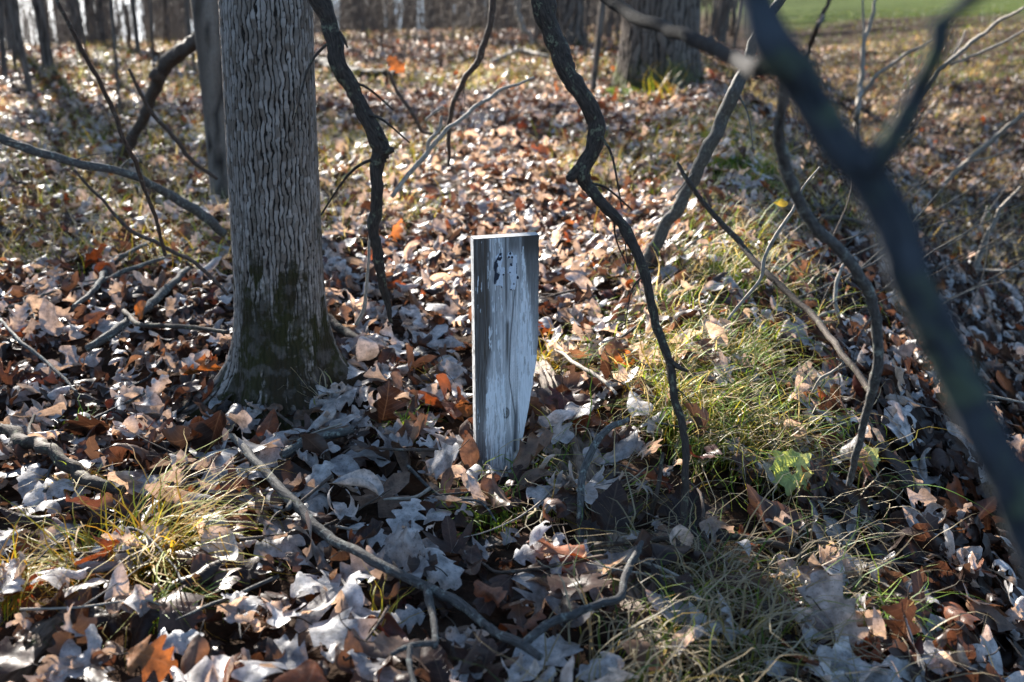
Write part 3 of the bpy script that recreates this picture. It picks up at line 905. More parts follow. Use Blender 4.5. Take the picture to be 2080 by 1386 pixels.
        # fill edge verts that carry no colour
        z0_ = cc.sum(1) == 0
        cc[z0_] = WHITE
        F_ = inv.reshape(-1, 4)
        Vb = Vr.copy(); Vb[:, 1] = 0.0012
        # chips have thickness: a back sheet buried in the wood joined along the rim
        e = {}
        for f in F_:
            for a_, b_ in zip(f, np.roll(f, -1)):
                e[(a_, b_)] = 1
        n0 = len(Vr)
        rim = [(a_, b_) for (a_, b_) in e if (b_, a_) not in e]
        Fs = [(b_, a_, a_ + n0, b_ + n0) for a_, b_ in rim]
        V2 = np.vstack([Vr, Vb]); F2 = np.vstack([F_, np.array(Fs)])
        make_mesh(name, world(V2) - np.array(org), F2, M_BOARD, o, None, attrs={"tint": np.vstack([cc, cc])}, smooth=False)
    def disc(cx, cy, r, n=14): return [(cx + r * math.cos(t) * (1 + .15 * math.sin(3 * t)), cy + r * math.sin(t)) for t in np.linspace(0, 6.283, n)[:-1]]
    left = [(zoomed([(432, 300), (470, 268), (520, 258), (522, 330), (497, 420), (545, 420), (546, 485), (520, 510), (525, 660), (502, 610), (440, 615), (455, 560), (492, 490), (455, 430), (470, 370), (440, 330)]), WHITE),
            (zoomed([(490, 258), (515, 262), (508, 285), (515, 318), (490, 345), (462, 335), (455, 362), (472, 395), (452, 420), (452, 470), (487, 490), (472, 540), (442, 562), (438, 592), (418, 590), (418, 540), (430, 470), (416, 420), (424, 360), (445, 322), (470, 290)]), NAVY),
            (zoomed(disc(490, 295, 9)), WHITE), (zoomed(disc(530, 497, 12)), NAVY), (zoomed(disc(510, 632, 8)), NAVY)]
    rightp = [(zoomed(disc(614, 291, 37, 20)), WHITE),
              (zoomed([(645, 315), (670, 290), (692, 290), (694, 450), (682, 590), (666, 672), (610, 662), (626, 600), (602, 490), (580, 480), (600, 420), (645, 385)]), WHITE),
              (zoomed(disc(612, 270, 15)), NAVY), (zoomed(disc(598, 310, 14)), NAVY), (zoomed(disc(633, 312, 14)), NAVY),
              (zoomed([(612, 378), (632, 378), (640, 405), (622, 410), (610, 398)]), NAVY), (zoomed(disc(608, 478, 9)), NAVY), (zoomed(disc(655, 606, 11)), NAVY),
              (zoomed(disc(702, 540, 17)), NAVY), (zoomed(disc(622, 668, 9)), NAVY), (zoomed([(686, 380), (694, 380), (692, 500), (684, 500)]), NAVY)]
    remnant(left, "numeral_remnant"); remnant(rightp, "numeral_remnant")
    return x0, y0
BX, BY = board()

# ------------------------------------------------------------------ the rotten log beside the board
def log():
    P = []
    for px, py, wp in [(1078, 735, 62), (1105, 800, 92), (1140, 880, 100), (1170, 960, 104), (1200, 1050, 108), (1245, 1140, 100), (1290, 1250, 104), (1330, 1340, 104), (1360, 1420, 80)]:
        g = ground(px, py)
        d = project(g[None])[2][0]
        r = wp / 2 * d / FPX
        P.append((g[0], g[1] + r * .3, g[2] - r * .02, r * .92))
    P = np.array(P)
    global LOGP
    LOGP = P
    V, F, U = tube(P[:, :3], P[:, 3], 110, 170, rough=.025, seed=4, gnarl=.1)
    # ragged long splits in the wood
    C = V.reshape(-1, 110, 3).mean(1, keepdims=True)
    ang = np.tile(np.arange(110), len(V) // 110) / 110.0
    ln = np.repeat(np.arange(len(V) // 110), 110) / 42.0
    dp = fbm(ang * 34 + 1.6 * fbm(ln * 2, ang * 6, 3), ln * .9, 8, 4)
    D = V - np.repeat(C, 110, 1).reshape(-1, 3)
    V = V + D * ((sstep(.3, .62, dp) - .75) * .38)[:, None]
    o = make_mesh("rotten_log", V, F, M_ROT, None, P[0, :3], uv=U)
    tag(o, "half-buried rotten log with splitting brown wood running from behind the board towards the bottom edge", "log")
log()

# ------------------------------------------------------------------ branches, sticks and twigs
def branch(name, label, mat, pts, cat="branch", twigs=(), group=None, nseg=10, rough=.12, gnarl=.5, seed=0, lift=0.03, part="side_twig", fine=0):
    def conv(pts):
        P = []; Rr = []
        for q in pts:
            px, py, Y, wp = q
            p = ground(px, py, lift) if Y is None else at(px, py, Y)
            d = project(p[None])[2][0]
            P.append(p); Rr.append(wp / 2 * d / FPX)
        return np.array(P), np.array(Rr)
    P, Rr = conv(pts)
    V, F, U = tube(P, Rr, nseg, max(16, len(P) * 10), rough, seed, gnarl)
    org = P[0]
    o = make_mesh(name, V, F, mat, None, org, uv=U)
    tag(o, label, cat, group)
    q = np.random.default_rng(seed + 900)
    for i in range(fine):
        f = q.uniform(.08, .92) * (len(P) - 1); k = int(f)
        a = P[k] + (P[k + 1] - P[k]) * (f - k); T = P[k + 1] - P[k]; T /= np.linalg.norm(T)
        s_ = np.cross(T, q.normal(0, 1, 3)); s_ /= np.linalg.norm(s_)
        rr = Rr[k]; L = q.uniform(2.5, 9) * rr + .01
        d = s_ * .8 + T * .6
        V2, F2, U2 = tube([a, a + d * L * .5, a + (d + T * .4) * L], [rr * .22, rr * .16, rr * .10], 6, 8, .15, i, .6)
        make_mesh("side_twig", V2 - org, F2, mat, o, None, uv=U2)
    for i, t in enumerate(twigs):
        nm = part
        if isinstance(t[0], str): nm, t = t[0], t[1:]
        P2, R2 = conv(t)
        V, F, U = tube(P2, R2, max(6, nseg - 2), max(10, len(P2) * 8), rough, seed + i + 1, gnarl)
        make_mesh(nm, V - org, F, mat, o, None, uv=U)
    return o

branch("hanging_vine", "dark rough-barked hanging vine with a knob, drooping between main trunk and board", M_DARK,
       [(610, -60, 1.75, 37.2), (648, 0, 1.74, 35.3), (672, 62, 1.73, 33.5), (688, 130, 1.72, 33.5), (720, 205, 1.71, 31.6), (752, 262, 1.70, 31.6), (772, 305, 1.70, 35.3), (765, 350, 1.70, 26.0), (768, 420, 1.70, 24.2), (764, 480, 1.70, 23.2), (776, 550, 1.71, 18.6), (787, 605, 1.72, 14.0), (790, 655, 1.73, 7.4)],
       cat="vine", nseg=18, rough=.2, gnarl=.35, seed=3, fine=4,
       twigs=[("knob", (772, 300, 1.70, 28), (785, 305, 1.69, 20), (797, 303, 1.68, 14)), (( 690, 65, 1.72, 6), (700, 85, 1.71, 5), (706, 97, 1.71, 3)), (("bark_flake",) + ((757, 255, 1.70, 10), (772, 278, 1.69, 8), (780, 287, 1.69, 4)))])
branch("hanging_branch", "long crooked dark branch with an elbow, hanging down to the grassy bank", M_DARK,
       [(1093, -60, 1.95, 45.0), (1102, 0, 1.93, 43.2), (1118, 65, 1.91, 42.3), (1148, 135, 1.89, 37.8), (1190, 205, 1.87, 34.2), (1211, 250, 1.86, 32.4), (1201, 300, 1.85, 31.5), (1184, 348, 1.84, 32.4), (1203, 392, 1.83, 21.6), (1250, 440, 1.81, 20.7), (1284, 490, 1.79, 20.7), (1310, 570, 1.76, 18.0), (1335, 660, 1.73, 17.1), (1360, 740, 1.69, 16.2), (1380, 850, 1.63, 14.4), (1391, 950, 1.58, 14.4), (1390, 1085, 1.50, 13.5)],
       nseg=18, rough=.18, gnarl=.3, seed=8, fine=7,
       twigs=[("knob", (1186, 340, 1.84, 30), (1172, 350, 1.835, 26), (1160, 362, 1.83, 20), (1156, 356, 1.83, 10)), ((1357, 727, 1.69, 10), (1375, 745, 1.68, 9), (1397, 755, 1.67, 6))])
# thick out-of-focus branch close to the lens, with its fork
branch("overhanging_branch", "thick blurred slate-grey branch crossing the right side close to the viewer, forked", M_SLATE,
       [(1500, -120, .47, 59.2), (1530, -20, .46, 63.3), (1572, 100, .45, 82.6), (1640, 205, .45, 77.0), (1712, 310, .44, 77.0), (1790, 415, .43, 88.1), (1850, 560, .42, 81.2), (1915, 700, .42, 81.2), (1985, 860, .41, 81.2), (2052, 1010, .40, 77.0), (2130, 1180, .39, 74.3), (2230, 1400, .38, 71.5)],
       nseg=24, rough=.10, gnarl=.3, seed=12, part="fork",
       twigs=[((1768, 345, .43, 67.2), (1815, 270, .425, 49.6), (1862, 180, .42, 43.2), (1900, 110, .41, 40.0), (1912, 45, .41, 44.8)), ("side_twig", (1910, 50, .41, 35.2), (1960, 10, .405, 32.0), (2040, -50, .40, 27.2))])
branch("slanting_branch", "smooth dark branch slanting down from the top middle to the blurred thick branch", M_NEARDARK,
       [(1170, -40, 1.5, 23.4), (1220, -8, 1.45, 24.2), (1290, 32, 1.35, 25.7), (1380, 66, 1.15, 27.3), (1450, 98, .95, 29.6), (1512, 130, .70, 34.3), (1560, 140, .52, 43.7)], nseg=16, rough=.08, gnarl=.35, seed=15)
branch("leaning_stick", "grey lichened stick leaning right from the grass, bright sunlit lower left edge", M_ASH,
       [(1600, -20, 2.75, 20.4), (1545, 60, 2.78, 20.4), (1515, 125, 2.8, 22.9), (1488, 205, 2.82, 27.2), (1440, 300, 2.86, 28.1), (1398, 385, 2.9, 25.5), (1345, 470, 2.93, 25.5), (1305, 565, 2.95, 30.6), (1280, 622, 2.95, 34.0), (1262, 668, 2.95, 34.0)], cat="stick", nseg=14, rough=.1, gnarl=.35, seed=21, fine=4)
branch("curved_branch", "curved blurred branch bending down behind the thick slate branch into the leaves", M_GREYT,
       [(1600, 120, .95, 20.4), (1590, 215, 1.0, 21.0), (1580, 285, 1.05, 23.1), (1608, 375, 1.1, 24.5), (1652, 452, 1.15, 22.5), (1720, 522, 1.2, 21.8), (1768, 598, 1.25, 21.8), (1784, 690, 1.3, 20.4), (1780, 765, 1.34, 21.8), (1762, 840, 1.4, 16.3), (1740, 920, 1.45, 15.0), (1728, 985, 1.5, 12.2)], nseg=14, rough=.12, gnarl=.4, seed=24, fine=6)
branch("straight_stick", "straight brown stick slanting down right across the grassy bank", M_DARK,
       [(1375, 330, 2.6, 6.8), (1400, 370, 2.55, 9.5), (1440, 425, 2.5, 10.9), (1500, 490, 2.4, 12.2), (1562, 560, 2.25, 13.6), (1640, 632, 2.1, 13.6), (1700, 702, 1.9, 13.6), (1760, 785, 1.75, 13.6), (1776, 810, 1.7, 10.9)], cat="stick", nseg=10, rough=.1, gnarl=.4, seed=27, fine=5)
branch("overhanging_stick", "slate stick sagging in from the left edge to behind the main trunk", M_GREYT,
       [(-60, 262, 2.7, 18), (0, 282, 2.75, 18), (130, 326, 2.85, 18), (268, 356, 2.95, 17), (330, 388, 3.05, 17), (400, 425, 3.15, 20), (455, 470, 3.25, 18)], cat="stick", nseg=10, rough=.1, gnarl=.4, seed=30, fine=5)
branch("fallen_branch", "thick brown broken branch with a knob, propped on the slim trunk at left", M_BROWNT,
       [(470, -10, 4.5, 27.2), (415, 62, 4.75, 27.2), (372, 102, 4.95, 29.9), (340, 128, 5.1, 28.6), (312, 185, 5.25, 24.5), (283, 255, 5.4, 21.8), (255, 310, 5.5, 23.1), (236, 345, 5.6, 25.8)], nseg=14, rough=.18, gnarl=.2, seed=33,
       part="knob", twigs=[((325, 160, 5.15, 24), (316, 152, 5.1, 26), (312, 148, 5.08, 16))])
branch("whip_twig", "thin straight dark whip slanting from the top left down toward the main trunk foot", M_BROWNT,
       [(105, -20, 2.0, 7), (150, 72, 2.05, 9), (190, 145, 2.1, 9), (222, 210, 2.15, 9), (260, 300, 2.2, 9), (290, 370, 2.25, 9), (318, 450, 2.3, 8), (335, 520, 2.35, 7)], cat="twig", nseg=7, seed=36, fine=3)
branch("whip_twig", "thin dark twig sloping through the leaves at the left of the slim trunk", M_BROWNT,
       [(262, 140, 3.3, 6), (300, 220, 3.35, 9), (345, 268, 3.4, 9), (395, 330, 3.45, 9), (440, 365, 3.5, 7)], cat="twig", nseg=7, seed=38)
branch("whip_twig", "long thin dark twig running down left to the trunk at its mid height", M_BROWNT,
       [(150, 345, 2.6, 5), (200, 400, 2.6, 6), (260, 465, 2.6, 8), (330, 500, 2.6, 8), (400, 540, 2.6, 8), (462, 600, 2.6, 7)], cat="twig", nseg=7, seed=39)
branch("whip_twig", "upright dark twig tapering down behind the board's upper right of the hanging vine", M_BROWNT,
       [(1004, -20, 3.0, 13), (990, 70, 3.02, 13), (968, 130, 3.05, 13), (943, 165, 3.08, 11), (922, 210, 3.1, 10), (912, 270, 3.15, 9), (913, 335, 3.2, 6)], cat="twig", nseg=8, seed=41, fine=3)
branch("whip_twig", "long pale forked twig arching up right from the hanging vine's tip", M_PALET,
       [(796, 400, 2.7, 9), (832, 350, 2.75, 10), (870, 308, 2.8, 11), (908, 265, 2.85, 9), (960, 222, 2.95, 8), (1020, 185, 3.05, 7), (1085, 158, 3.15, 5)], cat="twig", nseg=7, seed=43,
       twigs=[((868, 312, 2.8, 8), (872, 285, 2.8, 8), (892, 262, 2.8, 7), (897, 236, 2.8, 6)), ((865, 245, 2.85, 6), (885, 228, 2.85, 6), (900, 216, 2.85, 4))])
branch("whip_twig", "thin dark twig holding an orange leaf, right of the hanging vine", M_BROWNT,
       [(790, 145, 4.2, 5), (806, 185, 4.2, 7), (838, 230, 4.2, 8), (860, 268, 4.3, 7), (910, 268, 4.4, 5)], cat="twig", nseg=6, seed=44)
branch("dead_twig", "pale upright stem standing against the hanging vine's lower end", M_PALET,
       [(752, 470, 2.2, 4), (750, 520, 2.2, 6), (746, 580, 2.2, 7), (738, 630, 2.2, 8), (722, 660, 2.2, 8)], cat="twig", nseg=6, seed=45)
branch("dead_twig", "white wiry twig curving down over the grassy bank", M_PALET,
       [(1665, 340, 1.9, 4), (1635, 375, 1.9, 5), (1612, 425, 1.9, 7), (1575, 480, 1.9, 8), (1555, 520, 1.9, 8), (1545, 565, 1.9, 7), (1510, 610, 1.9, 6), (1478, 650, 1.9, 6)], cat="twig", nseg=7, seed=46)
branch("fallen_stick", "long grey lichened stick lying across the leaves in front of the board, branched", M_OLDSTICK,
       [(470, 885, None, 12), (500, 915, None, 16), (545, 965, None, 18), (590, 1012, None, 22), (655, 1080, None, 21), (755, 1138, None, 20), (868, 1192, None, 21), (945, 1236, None, 20), (1003, 1280, None, 19), (1060, 1312, None, 20), (1095, 1338, None, 16)], cat="stick", nseg=14, rough=.14, gnarl=.25, seed=50, lift=.10,
       twigs=[((866, 1192, None, 16), (873, 1225, None, 17), (880, 1262, None, 14), (882, 1312, None, 14)), ((885, 1308, None, 14), (835, 1312, None, 12), (795, 1330, None, 10)), ((832, 1316, None, 13), (832, 1345, None, 12), (842, 1395, None, 11)),
              ((595, 1018, None, 12), (588, 1030, None, 14), (583, 1034, None, 9))])
branch("fallen_stick", "dark forked stick joining the grey stick's right end, lying below the arching stick", M_OLDSTICK,
       [(1060, 1312, None, 18), (1115, 1268, None, 18), (1175, 1243, None, 17), (1225, 1227, None, 17), (1262, 1210, None, 17), (1272, 1160, None, 15), (1288, 1125, None, 14), (1300, 1105, None, 10)], cat="stick", nseg=12, rough=.14, gnarl=.5, seed=52, lift=.105)
branch("arching_stick", "dark stick arching over the grassy bank and down into the right-hand leaves", M_DARK,
       [(1208, 1108, None, 9), (1310, 1100, None, 12), (1400, 1090, 1.52, 13), (1500, 1093, 1.50, 14), (1590, 1110, 1.48, 14), (1650, 1142, 1.46, 13), (1700, 1190, 1.44, 12), (1738, 1245, 1.42, 11), (1762, 1320, 1.40, 9)], cat="stick", nseg=12, rough=.1, gnarl=.4, seed=54, fine=5, lift=.08,
       twigs=[((1622, 1122, 1.47, 8), (1645, 1104, 1.47, 9), (1672, 1103, 1.48, 8), (1725, 1112, 1.5, 6))])
branch("bent_stem", "slate bent stem rising beside the rotten log and curving away right", M_GREYT,
       [(1170, 1130, None, 12), (1180, 1100, 1.49, 13), (1181, 1040, 1.53, 15), (1185, 962, 1.58, 15), (1208, 905, 1.62, 15), (1240, 868, 1.67, 14), (1275, 850, 1.72, 9)], cat="stem", nseg=10, rough=.1, gnarl=.3, seed=56, lift=.03)
branch("twig_stub", "short slate upright twig stub in the bright grass, left of the long hanging branch's foot", M_DARK,
       [(1318, 1070, None, 9), (1330, 1010, 1.55, 10), (1340, 960, 1.58, 9), (1348, 920, 1.6, 7)], cat="twig", nseg=8, seed=57,
       twigs=[((1339, 962, 1.58, 7), (1330, 950, 1.57, 5))])
branch("fallen_branch", "dark branch lying on leaves at the left edge below the main trunk", M_DARK,
       [(-30, 850, None, 24), (15, 872, None, 26), (62, 898, None, 27), (120, 935, None, 26), (180, 970, None, 26), (250, 1005, None, 20)], nseg=14, rough=.2, gnarl=.8, seed=60, lift=.075,
       twigs=[((60, 895, None, 10), (62, 870, None, 8), (70, 845, None, 6))])
branch("mossy_log", "dark damp log poking from the bottom left corner under the golden sedge", M_ROT,
       [(-20, 1400, None, 70), (60, 1325, None, 64), (140, 1245, None, 54), (185, 1200, None, 36)], cat="log", nseg=20, rough=.15, gnarl=.3, seed=62, lift=.015)
branch("fallen_branch", "dark straight stick lying left of the main trunk, pointing up to the pale twigs", M_GREYT,
       [(178, 708, None, 15.8), (250, 660, None, 18.7), (300, 620, None, 17.3), (340, 585, None, 15.8), (380, 548, None, 10.1)], cat="branch", nseg=12, rough=.12, gnarl=.5, seed=64, lift=.075)
branch("fallen_branch", "forked grey stick lying among leaves left of the main trunk", M_GREYT,
       [(150, 625, None, 10.5), (200, 580, None, 12.0), (220, 540, None, 12.0), (270, 510, None, 9.0), (310, 490, None, 6.0)], nseg=10, rough=.12, gnarl=.5, seed=65, lift=.08,
       twigs=[((205, 572, None, 9.8), (265, 548, None, 9.8), (340, 522, None, 7.5), (400, 505, None, 5.2)), ((120, 588, None, 6.0), (60, 610, None, 5.2), (15, 622, None, 4.5))])
branch("fallen_stick", "thin curved dark stick touching the main trunk's left side above its root", M_DARK,
       [(252, 632, None, 10), (285, 660, 2.35, 10), (340, 662, 2.28, 10), (400, 664, 2.2, 9), (462, 678, 2.1, 8)], cat="stick", nseg=8, seed=66, lift=.075)
branch("fallen_stick", "grey stick in the leaves between the main trunk foot and the board", M_GREYT,
       [(575, 925, None, 18), (625, 895, None, 19), (668, 878, None, 19), (715, 868, None, 14)], cat="stick", nseg=10, rough=.12, seed=67, lift=.075)
branch("fallen_stick", "dark stick sloping from the main trunk's right side down to its root", M_DARK,
       [(640, 630, None, 16), (680, 655, None, 18), (720, 682, None, 17), (762, 700, None, 12)], cat="stick", nseg=10, rough=.12, seed=68, lift=.07)
branch("fallen_stick", "thin grey twig lying at the left edge below the forked grey stick", M_GREYT,
       [(0, 650, None, 7), (50, 700, None, 8), (95, 735, None, 8), (130, 770, None, 7), (155, 795, None, 5)], cat="stick", nseg=7, seed=69, lift=.085)
branch("fallen_stick", "pale straight twig lying right of the board above the grass", M_PALET,
       [(1130, 710, None, 7), (1180, 745, None, 8), (1225, 775, None, 8), (1250, 800, None, 6)], cat="stick", nseg=7, seed=70, lift=.085)
branch("fallen_log", "pale barkless fallen limb lying in the sunny far clearing", M_PALET,
       [(1000, 125, None, 9), (1050, 105, None, 9), (1100, 112, None, 8), (1140, 116, None, 6)], cat="log", nseg=7, seed=71, lift=.075)
branch("dead_limb", "bent white dead limb standing beside the grey ridged trunk", M_PALET,
       [(1052, -5, 14.0, 11), (1050, 22, 14.0, 11), (1060, 50, 14.0, 11), (1075, 72, 14.0, 10), (1082, 90, 14.0, 7)], cat="limb", nseg=7, seed=72)
branch("fallen_branch", "dark crooked branch lying in the shade behind the main trunk", M_DARK,
       [(640, 128, None, 26), (690, 140, None, 24), (760, 150, None, 16), (820, 150, None, 10)], nseg=8, seed=73, lift=.08)
branch("fallen_branch", "dark fallen branch in the ditch right of the curved branch", M_DARK,
       [(1560, 790, None, 18), (1640, 830, None, 20), (1720, 870, None, 18), (1800, 905, None, 10)], nseg=8, seed=74, lift=.075)
branch("fallen_branch", "dark stick lying in the right-hand ditch above the thick slate branch", M_DARK,
       [(1600, 425, None, 12), (1660, 440, None, 14), (1740, 452, None, 12), (1790, 470, None, 8)], nseg=8, seed=75, lift=.085)
# pale saplings and weed stems on the right bank
S_ = [
 ("pale sapling rising behind the thick blurred branch, forked low", [(1738, 308, None, 13), (1742, 250, 6.6, 12), (1748, 170, 6.6, 11), (1756, 90, 6.6, 9), (1775, 20, 6.6, 7), (1785, -20, 6.6, 6)],
  [[(1750, 195, 6.6, 9), (1790, 145, 6.5, 8), (1850, 105, 6.4, 6), (1900, 80, 6.3, 4)], [(1752, 130, 6.6, 6), (1754, 60, 6.6, 5), (1753, 0, 6.6, 4)]]),
 ("pale slanting stem with parallel shoots at the right, above the ditch", [(1840, 255, 5.6, 5), (1872, 190, 5.5, 9), (1905, 145, 5.4, 10), (1965, 95, 5.3, 9), (2030, 45, 5.2, 7), (2080, 15, 5.1, 5)],
  [[(1930, 132, 5.4, 6), (2000, 105, 5.3, 6), (2085, 60, 5.2, 5)], [(1915, 140, 5.4, 5), (1950, 90, 5.4, 4), (1962, 60, 5.4, 3)]]),
 ("brown weed stalk standing at the right edge of the ditch", [(1945, 640, 4.4, 14), (1968, 580, 4.35, 13), (1998, 500, 4.3, 12), (2030, 430, 4.25, 8), (2075, 380, 4.2, 5)],
  [[(1978, 548, 4.3, 7), (2030, 550, 4.2, 6), (2090, 552, 4.1, 4)], [(2000, 495, 4.3, 7), (1995, 460, 4.3, 5), (2005, 420, 4.3, 4)]]),
 ("tan bent stalk crossing the right edge halfway up", [(1920, 370, 5.2, 9), (1985, 310, 5.1, 11), (2040, 262, 5.0, 10), (2100, 215, 4.9, 8)], [[(1960, 330, 5.1, 5), (2010, 320, 5.0, 4), (2060, 300, 5.0, 3)]]),
 ("dark straight sapling behind the thick branch near the lawn", [(1628, 145, None, 9), (1650, 80, 8.0, 10), (1672, 30, 8.0, 9), (1692, -15, 8.0, 8)], []),
 ("wiry pale twig with kinks in the ditch at right, lower part", [(1925, 1110, None, 6), (1935, 1080, 2.2, 6), (1985, 1055, 2.15, 6), (2010, 1050, 2.1, 4)], [[(1935, 1080, 2.2, 5), (1938, 1055, 2.2, 5), (1962, 1058, 2.2, 3)], [(1928, 1095, 2.2, 4), (1950, 1108, 2.2, 4), (1962, 1110, 2.2, 3)]]),
 ("thin upright stem beside the wiry pale twig, right of the seedling", [(1922, 1100, None, 6), (1926, 1030, 2.25, 6), (1932, 950, 2.2, 5), (1934, 895, 2.2, 4)], [[(1927, 985, 2.2, 4), (1955, 985, 2.2, 4), (1978, 995, 2.2, 3)], [(1925, 980, 2.2, 4), (1885, 965, 2.2, 3), (1870, 955, 2.2, 2)]]),
 ("white crooked twig below the curved branch", [(1648, 800, 1.9, 4), (1665, 770, 1.88, 6), (1690, 755, 1.87, 6), (1712, 738, 1.86, 5), (1700, 728, 1.86, 3)], []),
 ("fine pale twigs poking out behind the thick blurred branch", [(1965, 805, 2.2, 4), (2010, 805, 2.2, 5), (2085, 820, 2.2, 4)], [[(1985, 830, 2.2, 3), (2000, 820, 2.2, 3), (2030, 818, 2.2, 2)]]),
 ("slate twig with a bend standing in the ditch near the straight stick", [(1712, 690, 2.6, 6), (1698, 630, 2.62, 9), (1695, 590, 2.65, 9), (1705, 555, 2.68, 7), (1715, 535, 2.7, 5)], [[(1695, 632, 2.62, 7), (1670, 640, 2.6, 6), (1650, 660, 2.6, 4)]]),
]
for i, (lb, p, tw) in enumerate(S_):
    branch("weed_stem" if i not in (0, 4) else "sapling", lb, M_PALET if i != 4 else M_BROWNT, p, cat="stem" if i not in (0, 4) else "sapling", twigs=tw, nseg=7, gnarl=.5, seed=80 + i, lift=0, part="side_shoot")
g = np.random.default_rng(71)
for i in range(70):
    px0 = g.uniform(0, 1560); py0 = 330 + 950 * g.random() ** 1.2
    p = ground(px0, py0, .06)
    if 440 < px0 < 690 and py0 < 860 or 930 < px0 < 1110: continue
    az = g.uniform(0, 6.283); L = g.uniform(.10, .34)
    d = np.array([math.cos(az), math.sin(az), 0])
    P = [p, p + d * L * .4 + g.normal(0, .012, 3), p + d * L * .75 + g.normal(0, .015, 3), p + d * L]
    for q_ in P: q_[2] = H(q_[0], q_[1]) + .055 + .02 * g.random()
    r_ = g.uniform(.0016, .0042)
    V, F, U = tube(P, [r_, r_ * .85, r_ * .7, r_ * .4], 6, 14, .1, i, .8)
    mt = [M_OLDSTICK, M_BROWNT, M_PALET][i % 3]
    o = make_mesh("fallen_twig", V, F, mt, None, P[0], uv=U)
    kind_ = ["small old grey twig", "small brown twig", "small pale twig"][i % 3]
    tag(o, kind_ + " lying loose on the dry leaves", "twig", "loose " + kind_[6:] + "s scattered on the leaves")
    if i % 2:
        V, F, U = tube([P[1], P[1] + d * .05 + np.array([-d[1], d[0], .15]) * .06, P[1] + d * .09 + np.array([-d[1], d[0], .2]) * .11], [r_ * .6, r_ * .5, r_ * .2], 5, 7)
        make_mesh("side_twig", V - P[0], F, mt, o, None, uv=U)
# many thin dry stems leaning over the right bank
g = np.random.default_rng(77)
for i in range(140):
    px0 = g.uniform(1540, 2140); py0 = 95 + 600 * g.random() ** 1.3
    p = ground(px0, py0)
    az = g.uniform(-.4, 1.2); L = g.uniform(.25, .8)
    d = np.array([math.cos(az) * .8, math.sin(az) * .3, g.uniform(.35, .9)]); d /= np.linalg.norm(d)
    P = [p, p + d * L * .5 + g.normal(0, .02, 3), p + d * L + g.normal(0, .05, 3) - np.array([0, 0, .05])]
    V, F, U = tube(P, np.array([.0040, .0030, .0012]) * g.uniform(.45, 1.2), 5, 10, gnarl=1.2, seed=i)
    o = make_mesh("dry_stalk", V, F, M_ASH if i % 3 else M_BROWNT, None, p, uv=U)
    tag(o, "thin dry stalk leaning over the leafy bank at the right" if i % 3 else "thin brown stalk leaning over the leafy bank at the right", "stalk",
        "pale dry stalks on the right bank" if i % 3 else "brown stalks on the right bank")
# ------------------------------------------------------------------ grass and sedge
STRAW = np.array([(.52, .42, .26), (.40, .30, .17), (.60, .52, .36), (.46, .39, .28)])
GREEN = np.array([(.10, .19, .025), (.15, .26, .035), (.07, .14, .03), (.24, .32, .04)])
GOLD = np.array([(.46, .26, .03), (.40, .30, .035), (.28, .34, .035), (.44, .22, .045)])

def blades(P, az, L, el, curl, width, base, tip, K=7, seed=0, wiggle=0.3):
    """arching grass blades; all arrays of length n. returns V, F, tint"""
    g = np.random.default_rng(seed)
    n = len(P)
    e = el.copy(); a = az.copy()
    p = P.copy()
    rows = []; cols = []
    ec = curl / K; ac = g.normal(0, wiggle, n) / K
    kink = g.normal(0, wiggle * .6, (n, K))
    for k in range(K + 1):
        t = k / K
        wd = width * (1 - t ** 1.6) * (.55 + .45 * min(1, t * 5)) + .0002
        side = np.stack([-np.sin(a), np.cos(a), 0.35 * np.sin(a * 3 + seed)], 1)
        rows.append(np.stack([p - side * wd[:, None] * .5, p + side * wd[:, None] * .5], 1))
        cols.append(np.repeat((base * (1 - t) + tip * t)[:, None], 2, 1))
        d = np.stack([np.cos(a) * np.cos(e), np.sin(a) * np.cos(e), np.sin(e)], 1)
        p = p + d * (L / K)[:, None]
        e = e - ec * (0.5 + t); a = a + ac + (kink[:, k] if k < K else 0)
        gz = H(p[:, 0], p[:, 1]) + .012 + .02 * g.random(n)
        low = p[:, 2] < gz
        p[:, 2] = np.where(low, gz, p[:, 2]); e = np.where(low, np.maximum(e, -.05), e)
    V = np.stack(rows, 1).reshape(n, -1, 3)
    C = np.stack(cols, 1).reshape(n, -1, 3)
    m = V.shape[1]
    q = np.arange(K) * 2
    f = np.stack([q, q + 1, q + 3, q + 2], -1)
    F = (f[None] + (np.arange(n) * m)[:, None, None]).reshape(-1, 4)
    return V.reshape(-1, 3), F, C.reshape(-1, 3)

def pick(g, pal, n): return pal[g.integers(0, len(pal), n)] * g.uniform(.75, 1.2, (n, 1))

def tuft(name, label, px, py, n, L, spread, tone, seed, az=None, azs=6.3, curl=1.6, group="sedge tufts among the leaves", width=.0034, el=1.0, rootspread=.03):
    g = np.random.default_rng(seed)
    c = ground(px, py)
    r = rootspread * np.sqrt(g.random(n)); th = g.uniform(0, 6.283, n)
    P = np.stack([c[0] + r * np.cos(th), c[1] + r * np.sin(th), np.zeros(n)], 1); P[:, 2] = H(P[:, 0], P[:, 1]) - .005
    a = g.uniform(0, 6.283, n) if az is None else az + g.normal(0, azs, n)
    LL = L * g.uniform(.5, 1.15, n); e = np.clip(g.normal(el, .28, n), .15, 1.5)
    b = pick(g, GREEN, n); t = pick(g, GOLD if tone == 'gold' else (STRAW if tone == 'straw' else GREEN), n)
    if tone == 'gold': b = np.where(g.random((n, 1)) < .65, pick(g, GOLD, n), b)
    if tone == 'straw': b = np.where(g.random((n, 1)) < .7, pick(g, STRAW, n), b)
    V, F, C = blades(P, a, LL, e, curl * g.uniform(.4, 1.6, n), width * g.uniform(.5, 1.2, n), b, t, 10, seed, .6)
    o = make_mesh(name, V, F, M_BLADE, None, c, attrs={"tint": C})
    tag(o, label, "grass tuft", group)

